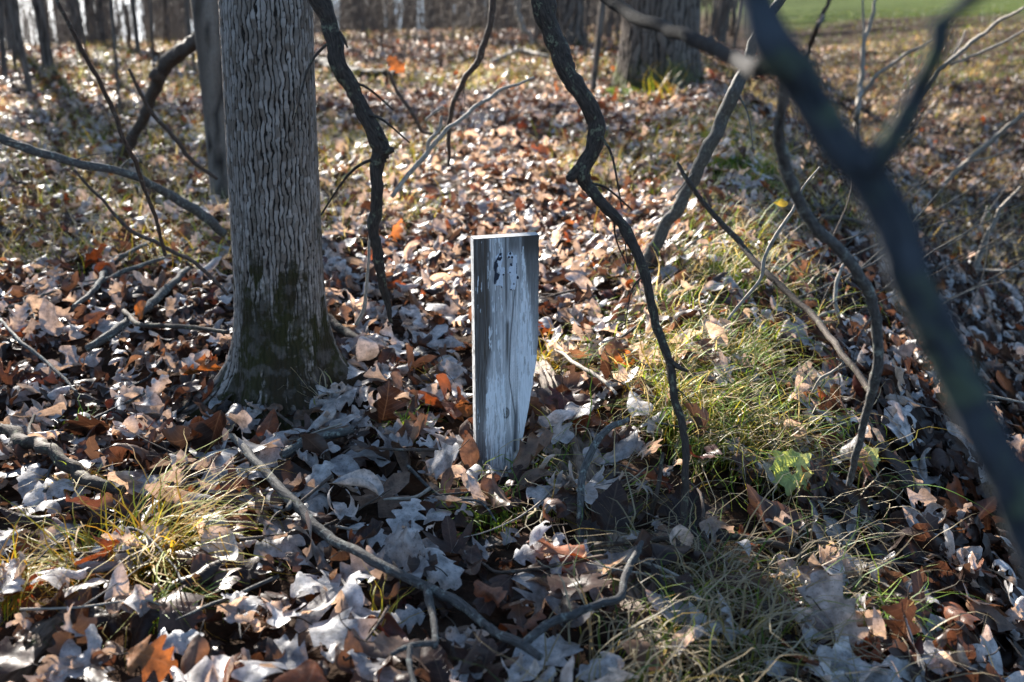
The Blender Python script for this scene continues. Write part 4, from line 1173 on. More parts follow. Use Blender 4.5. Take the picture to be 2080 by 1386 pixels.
tuft("sedge_tuft", "big golden sedge tuft arching right and left over leaves at lower left", 285, 1165, 200, .31, 1, 'gold', 1, az=0.15, azs=.75, curl=2.0, rootspread=.05, el=.85)
tuft("sedge_tuft", "yellow-green sedge tuft sweeping left from beside the big golden tuft", 205, 1190, 90, .22, 1, 'gold', 2, az=2.9, azs=.55, curl=1.7, rootspread=.045, el=.7)
tuft("sedge_tuft", "green and yellow sedge tuft cut by the left edge above the mossy log", 15, 1240, 70, .18, 1, 'gold', 3, az=0.6, azs=1.0, el=.95)
tuft("sedge_tuft", "few thin pale blades rising at the main trunk's right foot", 668, 862, 22, .19, 1, 'straw', 4, az=2.3, azs=.6, curl=1.5, el=1.2, rootspread=.02)
tuft("sedge_tuft", "small green tuft in the shade in front of the board's foot", 1000, 1068, 80, .12, 1, 'green', 5, az=2.6, azs=1.3, curl=1.4, el=.7, rootspread=.06)
tuft("sedge_tuft", "dark green tuft left of the board at mid height", 815, 895, 46, .10, 1, 'green', 6, curl=1.5, el=.8)
tuft("sedge_tuft", "small yellowing tuft below the dark branch at the left", 140, 1015, 46, .12, 1, 'gold', 7, az=-.6, azs=.9, el=.8)
tuft("sedge_tuft", "sparse green and gold blades beside the dark twig left of the board", 905, 815, 26, .14, 1, 'gold', 8, az=2.5, azs=.5, el=.9)
tuft("sedge_tuft", "tidy green tuft drooping down the bank at bottom right", 1735, 1275, 110, .17, 1, 'green', 9, az=-.5, azs=.5, curl=1.7, el=.7, rootspread=.05)
tuft("sedge_tuft", "bright sunlit tuft right at the edge of the board", 1110, 765, 80, .17, 1, 'gold', 10, az=.1, azs=.9, curl=1.7, el=.9, rootspread=.05)
tuft("sedge_tuft", "sunlit golden tuft at the foot of the massive furrowed tree", 1345, 205, 34, .5, 1, 'gold', 11, az=0, azs=2, curl=1.8, el=1.1, width=.011, rootspread=.2)
tuft("sedge_tuft", "green tuft right of the golden sedge near the bottom edge", 330, 1265, 44, .13, 1, 'green', 12, az=.4, azs=.8, el=.7)
tuft("sedge_tuft", "few blades near the bottom edge rising beside the pale curled leaf", 755, 1330, 12, .15, 1, 'gold', 13, az=.8, azs=.3, el=.9, curl=.9, rootspread=.01)
tuft("sedge_tuft", "thin green blades left of the main trunk foot", 135, 905, 22, .12, 1, 'green', 14, az=.3, azs=1.0, el=1.0)
# broad green blade at the lower right
g = np.random.default_rng(3)
c = ground(1735, 1360)
V, F, C = blades(c[None], np.array([2.4]), np.array([.13]), np.array([.75]), np.array([.5]), np.array([.013]), np.array([(.12, .25, .03)]), np.array([(.14, .27, .04)]), 9, 3, .05)
o = make_mesh("grass_blade", V, F, M_BLADE, None, c, attrs={"tint": C}); tag(o, "single broad bright green blade among brown leaves near the lower right", "grass blade")

def on_log(X, Y):
    X = np.asarray(X, float); Y = np.asarray(Y, float); r = np.zeros(X.shape, bool)
    for k in range(0, 5):
        for f in np.linspace(0, 1, 5):
            q = LOGP[k] * (1 - f) + LOGP[k + 1] * f
            r |= np.hypot(X - q[0], Y - q[1]) < q[3] * .95
    return r

def turf():
    Vs, Fs, Cs = [], [], []; off = 0
    g = np.random.default_rng(12)
    def put(P, az, L, el, curl, wd, b, t, K, seed, wig=.4):
        nonlocal off
        V, F, C = blades(P, az, L, el, curl, wd, b, t, K, seed, wig)
        Vs.append(V); Fs.append(F + off); Cs.append(C); off += len(V)
    # the grassy lip of the bank: clumps of arching, tangled blades
    N = 0
    for c in range(1500):
        Y = 1.0 + 6.5 * g.random() ** 1.6
        if c > 1250: Y = g.uniform(1.4, 2.0)
        d = g.normal(-.15, .15 + .025 * max(0, Y - 2))
        if Y < 1.6:
            d = g.normal(-.04, .16)
            if g.random() < .6: continue
        X = edge_x(Y) + d
        if abs(X - BX) < .1 and Y < BY + .05 and Y > BY - .3 and X < BX + .16: continue
        dens = vnoise(X * 5, Y * 3, 17)
        if dens < .40: continue
        if on_log(X, Y) and g.random() < .8: continue
        n = int(g.integers(6, 16) * (1.1 if Y < 2.4 else .7))
        r = .035 * np.sqrt(g.random(n)); th = g.uniform(0, 6.283, n)
        P = np.stack([X + r * np.cos(th), Y + r * np.sin(th), 0 * r], 1); P[:, 2] = H(P[:, 0], P[:, 1]) - .004
        gr = g.random()
        main = g.normal(-.5, 1.0)
        az = main + g.normal(0, .8, n)
        green = g.random((n, 1)) < ((.74 if gr > .25 else .15) if Y > 1.75 else (.30 if gr > .4 else .08))
        b = np.where(green, pick(g, GREEN, n), pick(g, STRAW, n))
        t = np.where(green, np.where(g.random((n, 1)) < .5, pick(g, GREEN, n), pick(g, GOLD, n)), pick(g, STRAW, n))
        if Y < 1.6: b = b * .6; t = t * .62  # nearest blades darkened: shade put into their colour
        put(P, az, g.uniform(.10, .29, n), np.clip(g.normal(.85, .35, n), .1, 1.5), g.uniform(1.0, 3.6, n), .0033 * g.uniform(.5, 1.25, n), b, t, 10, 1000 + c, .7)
        N += n
    # sparser sedge and dead grass further off in the sun
    for c in range(5200):
        Y = 3.2 + 21 * g.random() ** 1.35
        X = g.uniform(-.62, .62) * Y
        d = X - edge_x(Y)
        m = fbm(X * .55, Y * .33, 41)
        right = d > .5
        if right:
            if Y < 4.5 or m < .42: continue
        else:
            if m < .60 - .010 * min(Y, 12): continue
        n = int(g.integers(8, 16))
        s = 1 + .05 * Y
        r = .09 * s * np.sqrt(g.random(n)); th = g.uniform(0, 6.283, n)
        P = np.stack([X + r * np.cos(th), Y + r * np.sin(th), 0 * r], 1); P[:, 2] = H(P[:, 0], P[:, 1])
        gold = g.random((n, 1)) < (.25 if right else .6)
        b = np.where(gold, pick(g, GREEN if not right else GOLD, n), pick(g, STRAW, n)); t = np.where(gold, pick(g, GOLD, n), pick(g, STRAW, n))
        put(P, g.uniform(0, 6.283, n), g.uniform(.10, .26, n), g.uniform(.4, 1.3, n), g.uniform(.6, 2.2, n), .0028 * s * g.uniform(.7, 1.4, n), b, t, 4, 5000 + c, .3)
    # the lawn at the top right
    n = 9000
    Y = 15 + 30 * g.random(n) ** 1.3; X = edge_x(Y) + 3 + g.random(n) * (.62 * Y - edge_x(Y) - 1)
    P = np.stack([X, Y, H(X, Y)], 1)
    put(P, g.uniform(0, 6.283, n), g.uniform(.06, .13, n), g.uniform(.8, 1.5, n), g.uniform(.2, 1.2, n), np.full(n, .016), pick(g, GREEN, n) * .45, np.where(g.random((n, 1)) < .3, pick(g, GOLD, n) * .5, pick(g, GREEN, n) * .6), 2, 9, .1)
    o = make_mesh("grass", np.concatenate(Vs), np.concatenate(Fs), M_BLADE, attrs={"tint": np.concatenate(Cs)})
    tag(o, "tangled straw-coloured and green grass along the bank and patches in the sunlit clearing", "grass", kind="stuff")
turf()

def moss():
    """low moss cushions on the bank: short dense shoots on a mound"""
    g = np.random.default_rng(8)
    for i, (px, py, R, lb) in enumerate([(1560, 815, .075, "bright green moss cushion on the bank below the straight brown stick"),
                                         (1530, 360, .30, "green moss patch higher up the bank beside the leaning stick"),
                                         (1445, 690, .06, "small moss cushion on the ridge between the hanging branch and the straight stick"),
                                         (1500, 560, .09, "moss cushion beside the straight stick halfway up the ridge"),
                                         (1455, 290, .25, "moss patch on the ridge just below the massive furrowed tree"),
                                         (1600, 905, .06, "small dark moss cushion just above the pale green seedling"),
                                         (1270, 200, .35, "bright moss at the left foot of the massive furrowed tree")]):
        c = ground(px, py)
        n = 1500
        r = R * np.sqrt(g.random(n)); th = g.uniform(0, 6.283, n)
        r = r * (.7 + .5 * vnoise(th * 2, th * 0, i))
        P = np.stack([c[0] + r * np.cos(th) * .8, c[1] + r * np.sin(th) * 1.5, 0 * r], 1)
        P[:, 2] = H(P[:, 0], P[:, 1]) + .03 * (1 - (r / R) ** 2).clip(0)
        s = R / .075
        V, F, C = blades(P, g.uniform(0, 6.283, n), .022 * s ** .6 * g.uniform(.6, 1.2, n), g.uniform(.6, 1.5, n), g.uniform(0, 1, n), np.full(n, .0022 * s ** .7), pick(g, np.array([(.03, .07, .008), (.05, .10, .012)]), n), pick(g, np.array([(.09, .17, .02), (.13, .20, .03)]), n), 2, 60 + i, .1)
        o = make_mesh("moss_cushion", V, F, M_BLADE, None, c, attrs={"tint": C}); tag(o, lb, "moss")
moss()

# ------------------------------------------------------------------ dry leaves
def leaf_grid(kind, nt, ns, g):
    """unit leaf, stem end at the origin, tip at y = 1. returns V (n,3) flat, uv, F"""
    t = np.linspace(0, 1, nt)[:, None]; s = np.linspace(-1, 1, 2 * ns + 1)[None, :]
    sg = np.sign(s)
    if kind in ('maple', 'broad'):
        A = np.linspace(-2.55, 2.55, nt)
        lob = [(0, 1.0, .52), (.92, .84, .46), (-.92, .80, .46), (1.85, .50, .42), (-1.85, .52, .42)]
        r = np.full(nt, .30 if kind == 'maple' else .62)
        for a0, L, wd in lob:
            dd = np.abs(A - a0)
            r = np.maximum(r, L * np.clip(1 - dd / wd, 0, 1) ** .75 * .62 + L * .38 * np.exp(-(dd / wd) ** 2 * 1.6))
        if nt > 24:
            saw = np.abs(((A * 5.3) % 1) - .5)
            r = r * (1 + .20 * (saw - .25)) * (1 + .10 * (fbm(A * 3, A * 0, int(g.integers(99))) - .5))
        rr = np.linspace(0.02, 1, ns + 2)
        X = np.outer(np.sin(A), np.ones(ns + 2)) * r[:, None] * rr * .92
        Y = np.outer(np.cos(A), np.ones(ns + 2)) * r[:, None] * rr
        Y = Y * .80 + .20
        n2 = ns + 2
    else:
        if kind == 'oak':         # rounded deep lobes
            ph = g.uniform(0, 6.28); ph2 = ph + g.normal(0, .8); k = g.uniform(3.2, 4.4)
            c = np.where(sg >= 0, np.cos(6.283 * k * t + ph), np.cos(6.283 * k * t + ph2))
            w_ = .36 * np.sin(np.pi * np.clip(t, .0, 1) ** .62) ** .72 * (.72 + .30 * c) + .012
            sweep = .20
        elif kind == 'redoak':    # pointed lobes
            k = g.uniform(3.0, 3.8); ph = g.random(); ph2 = ph + g.normal(0, .12)
            c = np.where(sg >= 0, (k * t + ph) % 1, (k * t + ph2) % 1)
            c = np.where(c < .72, c / .72, (1 - c) / .28)
            w_ = .40 * np.sin(np.pi * t ** .75) ** .6 * (.50 + .50 * c ** 1.3) + .012
            sweep = .26
        else:                     # oval, finely toothed
            saw = ((t * 14) % 1) if nt > 20 else .5
            w_ = .27 * np.sin(np.pi * t ** .72) ** .95 * (1 + .07 * saw) + .006
            sweep = .05
        X = s * w_
        Y = t + sweep * np.abs(s) * w_ * 1.6 + 0 * s
        n2 = 2 * ns + 1
    nr = X.shape[0]
    V = np.stack([X, Y, 0 * X], -1).reshape(-1, 3)
    i, j = np.meshgrid(np.arange(n2 - 1), np.arange(nr - 1)); k = (j * n2 + i).ravel()
    F = np.stack([k, k + 1, k + n2 + 1, k + n2], -1)
    if kind in ('maple', 'broad'): F = F[:, ::-1]
    return V, V[:, :2].copy(), F

def bend(V, kx, ky, tw, rip, g):
    x, y, z = V[:, 0].copy(), V[:, 1] - .45, V[:, 2].copy()
    z = z + rip * (np.sin(y * 9 + g.uniform(0, 6)) * np.sign(x) * np.abs(x) * .9 + .16 * np.sin(x * 13 + y * 5 + g.uniform(0, 6)) * .35)
    z = z + .25 * rip * (fbm(x * 6 + g.uniform(0, 50), y * 6, 3) - .5)
    z = z + .10 * np.abs(x) * g.uniform(-.3, 1.0)
    if abs(kx) > 1e-3:
        X2 = np.sin(kx * x) / kx - z * np.sin(kx * x); z = (1 - np.cos(kx * x)) / kx + z * np.cos(kx * x); x = X2
    a = tw * y
    x, z = x * np.cos(a) - z * np.sin(a), x * np.sin(a) + z * np.cos(a)
    if abs(ky) > 1e-3:
        Y2 = np.sin(ky * y) / ky - z * np.sin(ky * y); z = (1 - np.cos(ky * y)) / ky + z * np.cos(ky * y); y = Y2
    return np.stack([x, y, z], 1)

KINDS = ['oak', 'redoak', 'maple', 'oval']
PAL = {'pale grey': (.56, .555, .56), 'silver-grey': (.38, .375, .385), 'tan': (.18, .115, .08), 'brown': (.082, .043, .032), 'dark brown': (.034, .020, .016),
       'russet': (.22, .066, .022), 'maroon': (.10, .030, .024), 'orange-brown': (.36, .15, .045)}
CN = list(PAL)
def make_bank(nt, ns, per, seed):
    g = np.random.default_rng(seed); B = []
    for kd, fq in zip(KINDS, (.9, .75, .85, 1.5)):
        for q in range(int(per * fq)):
            V, uv, F = leaf_grid(kd, nt * (2 if kd == 'maple' else 1), ns, g)
            c = g.random()
            if c < .24: kx, ky, cl = g.normal(0, .9), g.normal(0, .7), 'flat'
            elif c < .66: kx, ky, cl = g.choice([-1, 1]) * g.uniform(2.2, 5.0), g.normal(0, 1.2), 'curled'
            elif c < .82: kx, ky, cl = g.choice([-1, 1]) * g.uniform(5, 8.5), g.normal(0, .8), 'rolled'
            else: kx, ky, cl = g.normal(0, 1.6), g.choice([-1, 1]) * g.uniform(1.8, 3.4), 'arched'
            V = bend(V, kx, ky, g.normal(0, .5), abs(g.normal(.24, .09)), g)
            if g.random() < .38 and nt > 10:          # torn edges and insect holes
                ctr = uv[F].mean(1)
                for h_ in range(int(g.integers(1, 4))):
                    p0 = uv[g.integers(len(uv))]
                    F = F[np.hypot(ctr[:, 0] - p0[0], ctr[:, 1] - p0[1]) > g.uniform(.04, .13)] if len(F) > 40 else F
                    ctr = uv[F].mean(1)
            B.append((V, uv, F, kd, cl, kx))
    return B
BANK_HI = make_bank(34, 5, 24, 1)
BANK_MID = make_bank(14, 2, 12, 2)
BANK_LO = make_bank(7, 1, 8, 3)

def rotmats(yaw, ta, tilt, flip):
    n = len(yaw)
    def axis(ax, an):
        c, s = np.cos(an), np.sin(an); x, y, z = ax.T
        return np.stack([np.stack([c + x * x * (1 - c), x * y * (1 - c) - z * s, x * z * (1 - c) + y * s], -1),
                         np.stack([y * x * (1 - c) + z * s, c + y * y * (1 - c), y * z * (1 - c) - x * s], -1),
                         np.stack([z * x * (1 - c) - y * s, z * y * (1 - c) + x * s, c + z * z * (1 - c)], -1)], 1)
    Z = np.tile([[0., 0, 1]], (n, 1))
    R = axis(Z, yaw)
    Y = np.tile([[0., 1, 0]], (n, 1))
    R = R @ axis(Y, np.where(flip, np.pi, 0.0))
    T = np.stack([np.cos(ta), np.sin(ta), 0 * ta], 1)
    return axis(T, tilt) @ R

def slope_normals(X, Y):
    e = .06
    dx = (H(X + e, Y) - H(X - e, Y)) / (2 * e); dy = (H(X, Y + e) - H(X, Y - e)) / (2 * e)
    return dx, dy

STALK = {}
def stalk(V, uv, g):
    """thin stem continuing the midrib beyond the leaf's base (same bent space)"""
    i0 = np.argsort(np.abs(uv[:, 0]) + np.abs(uv[:, 1] - uv[:, 1].min()))[0]
    i1 = np.argsort(np.abs(uv[:, 0]) * 3 + np.abs(uv[:, 1] - uv[:, 1].min() - .18))[0]
    a = V[i0]; d = a - V[i1]; d /= np.linalg.norm(d) + 1e-9
    P = [a - d * .04, a + d * .14 + g.normal(0, .02, 3), a + d * .30 + g.normal(0, .05, 3)]
    return tube(P, [.011, .009, .012], 5, 6)

LANDMARKS = [(1010, 950, "the board"), (555, 830, "the main trunk"), (370, 1130, "the big golden sedge"), (690, 1100, "the long grey stick"), (1185, 980, "the rotten log"),
             (1500, 1100, "the arching stick"), (120, 935, "the dark left branch"), (1600, 970, "the pale green seedling"), (960, 1250, "the grey stick's lower end"), (230, 660, "the dark straight stick"),
             (1390, 930, "the hanging branch's foot"), (1740, 940, "the curved branch"), (1735, 1275, "the green bank tuft"), (60, 1320, "the corner log"), (1280, 600, "the leaning stick's foot"),
             (1230, 1230, "the dark forked stick"), (850, 1310, "the grey stick's side twig"), (780, 640, "the vine's tip"), (1950, 1080, "the wiry pale twig")]
SHP = {'oak': 'round-lobed oak leaf', 'redoak': 'sharp-lobed oak leaf', 'maple': 'maple leaf', 'oval': 'oval leaf'}
NMS = {'oak': 'oak_leaf', 'redoak': 'oak_leaf', 'maple': 'maple_leaf', 'oval': 'oval_leaf'}
def leaf_label(px, py, col, kd, cl, size, steep):
    dd = [(math.hypot((px - a) * .8, (py - b) * 1.2), a, b, n) for a, b, n in LANDMARKS]
    d, a, b, n = min(dd)
    dx, dy = px - a, py - b
    if d < 55: rel = "close beside"
    elif abs(dx) > abs(dy) * 1.3: rel = ("just left of" if d < 170 else "well left of") if dx < 0 else ("just right of" if d < 170 else "well right of")
    else: rel = ("behind" if d < 150 else "further behind") if dy < 0 else ("in front of" if d < 150 else "well in front of")
    sz = "large " if size > .105 else ("small " if size < .072 else "")
    st = "standing " if steep > 50 else ""
    return f"{sz}{col} {cl} {st}{SHP[kd]} {rel} {n}"

LEAF_COUNT = 0
def single_leaf(W, uv, F, kd, tint, label, mpt, SV=None):
    o = make_mesh(NMS[kd], W, F, M_LEAF, None, mpt, uv=uv[F.ravel()], attrs={"tint": np.tile(tint, (len(W), 1))})
    tag(o, label, "leaf")
    if SV is not None:
        Vs, Fs, Us = SV
        make_mesh("stalk", Vs - np.asarray(mpt), Fs, M_BROWNT, o, None, uv=Us)
    return o

SINGLES = []
def heroes():
    g = np.random.default_rng(99)
    # px, py (leaf centre), length px, kind, colour, heading in the picture (deg, 0 = tip to the right, 90 = tip away), tilt toward viewer, curl kx, ky
    LST = [(662, 1215, 165, 'maple', 'pale grey', 235, 18, 1.2, .6, "large pale grey ribbed maple leaf with dark notch, between golden sedge and grey stick"),
           (690, 1300, 170, 'redoak', 'pale grey', 330, 16, 1.6, .9, "large pale grey lobed leaf arched over its neighbours near the bottom edge"),
           (788, 1005, 140, 'maple', 'tan', 60, 20, .8, .3, "large flat tan maple leaf in front of the board, left side"),
           (1215, 1155, 130, 'maple', 'silver-grey', 268, 30, .5, .6, "silver-grey sharp-pointed maple leaf hanging tip down below the bent stem"),
           (1005, 1018, 110, 'oval', 'brown', 5, 14, 2.2, .6, "brown oval leaf lying against the foot of the board"),
           (985, 972, 60, 'oval', 'brown', 10, 35, 2.6, .6, "small brown leaf curled against the board's lower left corner"),
           (1050, 966, 52, 'oak', 'brown', 60, 45, 2.0, .6, "small brown oak leaf covering the board's lower right corner"),
           (955, 930, 70, 'oval', 'tan', 95, 60, 1.6, .4, "tan leaf standing upright against the board's left edge at its foot"),
           (640, 990, 105, 'oak', 'pale grey', 60, 38, 4.2, 1.4, "pale grey oak leaf curled like a claw, above the long grey stick"),
           (455, 970, 120, 'redoak', 'pale grey', 20, 16, 2.5, .8, "pale grey lobed oak leaf left of the long grey stick's upper end"),
           (825, 1062, 110, 'oak', 'pale grey', 70, 30, 1.6, 1.2, "pale grey oak leaf with hooked tip, right of the long grey stick"),
           (548, 940, 90, 'redoak', 'pale grey', 260, 40, 1.2, .4, "pale grey leaf draped across the upper end of the grey stick"),
           (345, 1310, 120, 'oak', 'pale grey', 30, 22, 1.8, .8, "pale grey narrow oak leaf near the bottom edge, left part"),
           (392, 1355, 110, 'oval', 'tan', 265, 40, 5.0, .2, "tan leaf rolled into a cone, touching the bottom edge left part"),
           (246, 822, 80, 'oak', 'pale grey', 60, 40, 3.2, 1.0, "pale rounded leaf with a dark hole, left of the main trunk's foot"),
           (678, 820, 60, 'oak', 'pale grey', 85, 65, .8, .2, "small pale upright oak leaf leaning on the main trunk's right root"),
           (745, 1085, 100, 'oak', 'pale grey', 340, 18, 2.4, .8, "pale grey leaf folded under the long grey stick at its middle"),
           (745, 1165, 130, 'oak', 'silver-grey', 190, 22, 2.0, 1.4, "silver-grey arched leaf with dark gap, below the long grey stick"),
           (885, 1165, 120, 'redoak', 'pale grey', 320, 26, 3.0, 1.6, "pale curved leaf trailing right along the long grey stick"),
           (1240, 1062, 125, 'oval', 'dark brown', 75, 55, 1.2, .5, "big dark brown smooth leaf tilted up right of the bent stem"),
           (1100, 1325, 150, 'redoak', 'pale grey', 25, 14, 1.2, .6, "pale grey lobed oak leaf at the bottom edge under the grey stick's end"),
           (1225, 1360, 110, 'oak', 'pale grey', 200, 28, 3.2, 1.2, "pale rounded curled leaf at the bottom edge right of centre"),
           (985, 1345, 130, 'maple', 'brown', 80, 20, .9, .4, "flat brown lobed leaf with worm holes at the bottom edge"),
           (885, 1350, 120, 'oval', 'brown', 110, 26, 2.4, .7, "ribbed brown oval leaf at the bottom edge below the side twig"),
           (905, 1000, 85, 'maple', 'tan', 80, 42, .8, .4, "upright tan maple leaf right beside the large flat tan one"),
           (915, 1100, 105, 'maple', 'brown', 100, 30, 1.3, .4, "brown maple leaf with pointed lobes, below the board"),
           (1105, 1010, 95, 'redoak', 'pale grey', 320, 22, 1.8, .6, "pale grey lobed leaf between board and rotten log"),
           (880, 690, 100, 'maple', 'pale grey', 60, 22, .8, .3, "pale grey maple leaf just left of the board at mid height"),
           (905, 635, 90, 'maple', 'pale grey', 150, 22, .8, .3, "brightly sunlit pale leaf left of the board"),
           (1175, 715, 110, 'redoak', 'pale grey', 170, 16, 1.0, .4, "pale grey broad leaf on the grass right of the board"),
           (1245, 735, 85, 'oval', 'tan', 80, 50, 1.0, .5, "tan ribbed leaf standing upright right of the board"),
           (545, 880, 75, 'oval', 'russet', 80, 45, 1.6, .4, "russet leaf standing at the centre of the main trunk's foot"),
           (330, 880, 60, 'oval', 'russet', 60, 50, 3.0, .5, "small red-brown leaf standing left of the main trunk's foot"),
           (1820, 1240, 130, 'maple', 'tan', 260, 30, 1.5, .8, "wide tan leaf lying on the bank slope at lower right"),
           (1565, 1230, 120, 'maple', 'tan', 200, 26, .9, .6, "tan maple leaf caught in the straw grass below the arching stick"),
           (1690, 1085, 75, 'redoak', 'pale grey', 330, 30, 3.0, .8, "pale grey hooked leaf just above the arching stick's fork"),
           (1310, 1330, 100, 'oval', 'tan', 150, 25, 2.2, .8, "tan curled leaf on the grass at the bottom right of centre"),
           (270, 1125, 110, 'redoak', 'pale grey', 60, 30, 2.0, .8, "pale grey leaf poking out above the golden sedge"),
           (235, 1215, 100, 'oval', 'pale grey', 85, 50, 4.5, .4, "pale scrolled leaf standing among the sedge at lower left"),
           (430, 1065, 120, 'redoak', 'pale grey', 350, 18, 2.0, 1.0, "pale grey winged leaf above the golden sedge's right side"),
           (560, 1110, 105, 'redoak', 'pale grey', 30, 22, 2.0, .8, "pale lobed leaf left of the long grey stick, near its middle"),
           (95, 1000, 110, 'oak', 'pale grey', 40, 22, 2.0, .7, "pale grey oak leaf below the dark left branch at the picture's left edge"),
           (300, 985, 105, 'redoak', 'pale grey', 10, 22, 2.2, .8, "pale grey lobed leaf right of the dark left branch's tip"),
           (120, 1090, 95, 'oval', 'silver-grey', 50, 25, 2.6, .6, "silver-grey oval leaf above the yellow-green sedge at left"),
           (60, 985, 90, 'redoak', 'silver-grey', 100, 30, 2.0, .6, "silver-grey lobed leaf tilted up under the dark left branch"),
           (590, 1330, 110, 'redoak', 'silver-grey', 140, 22, 1.8, .6, "silver-grey lobed oak leaf at the bottom edge left of the big arched leaf"),
           (820, 1255, 95, 'oak', 'pale grey', 190, 26, 2.4, .8, "pale grey oak leaf between the long grey stick and its side twig"),
           (1010, 1210, 100, 'redoak', 'brown', 230, 24, 2.0, .6, "brown lobed oak leaf right of the long grey stick's lower half"),
           (1085, 1180, 90, 'oval', 'dark brown', 60, 34, 2.4, .5, "dark brown oval leaf left of the hanging silver-grey maple leaf"),
           (1080, 1120, 85, 'oak', 'pale grey', 20, 24, 2.2, .7, "pale grey oak leaf just left of the bent stem's foot"),
           (40, 800, 85, 'redoak', 'pale grey', 70, 28, 2.0, .6, "pale grey leaf standing above the dark left branch at the left edge"),
           (420, 890, 85, 'redoak', 'brown', 70, 26, 2.0, .6, "brown lobed leaf in front of the main trunk's left root"),
           (170, 900, 75, 'oak', 'pale grey', 10, 26, 2.4, .7, "pale grey oak leaf lying just above the dark left branch"),
           (700, 955, 85, 'oval', 'silver-grey', 330, 24, 2.2, .6, "silver-grey oval leaf between main trunk and the tan maple leaf"),
           (1880, 1290, 110, 'redoak', 'pale grey', 300, 26, 2.0, .6, "pale grey lobed leaf in the dark ditch at the lower right corner"),
           (1700, 1190, 85, 'oak', 'pale grey', 250, 28, 2.2, .6, "pale grey oak leaf under the arching stick's descending end"),
           (480, 1160, 120, 'redoak', 'dark brown', 20, 22, 1.2, .6, "dark brown torn oak leaf right of the golden sedge")]
    for (px, py, lp, kd, cn, hd, tl, kx, ky, lb) in LST:
        c = ground(px, py, .05)
        dep = project(c[None])[2][0]
        L = lp * dep / FPX * (1.0 if kd == 'maple' else 1.05)
        V, uv, F = leaf_grid(kd, 64 if kd == 'maple' else 34, 5, g)
        kx_ = -abs(kx) if g.random() < .75 else abs(kx)
        V = bend(V, kx_, -abs(ky), g.normal(0, .25), abs(g.normal(.15, .04)), g)
        S_ = stalk(V, uv, g)
        a = math.radians(hd - 90)
        R = rotmats(np.array([a]), np.array([0.0]), np.array([math.radians(tl)]), np.array([False]))[0]
        dx, dy = slope_normals(c[0], c[1])
        W = V @ R.T * L
        W[:, 2] += .6 * (dx * W[:, 0] + dy * W[:, 1])
        lo = np.percentile(W[:, 2], 15)
        cc = c + np.array([0, 0, -lo + .004 - .012])
        SW = S_[0] @ R.T * L; SW[:, 2] += .6 * (dx * SW[:, 0] + dy * SW[:, 1])
        tint = np.array(PAL[cn]) * g.uniform(.9, 1.1)
        single_leaf(W + cc, uv, F, kd, tint, lb, cc, (SW + cc, S_[1], S_[2]))
        SINGLES.append((c[0], c[1], L))
heroes()

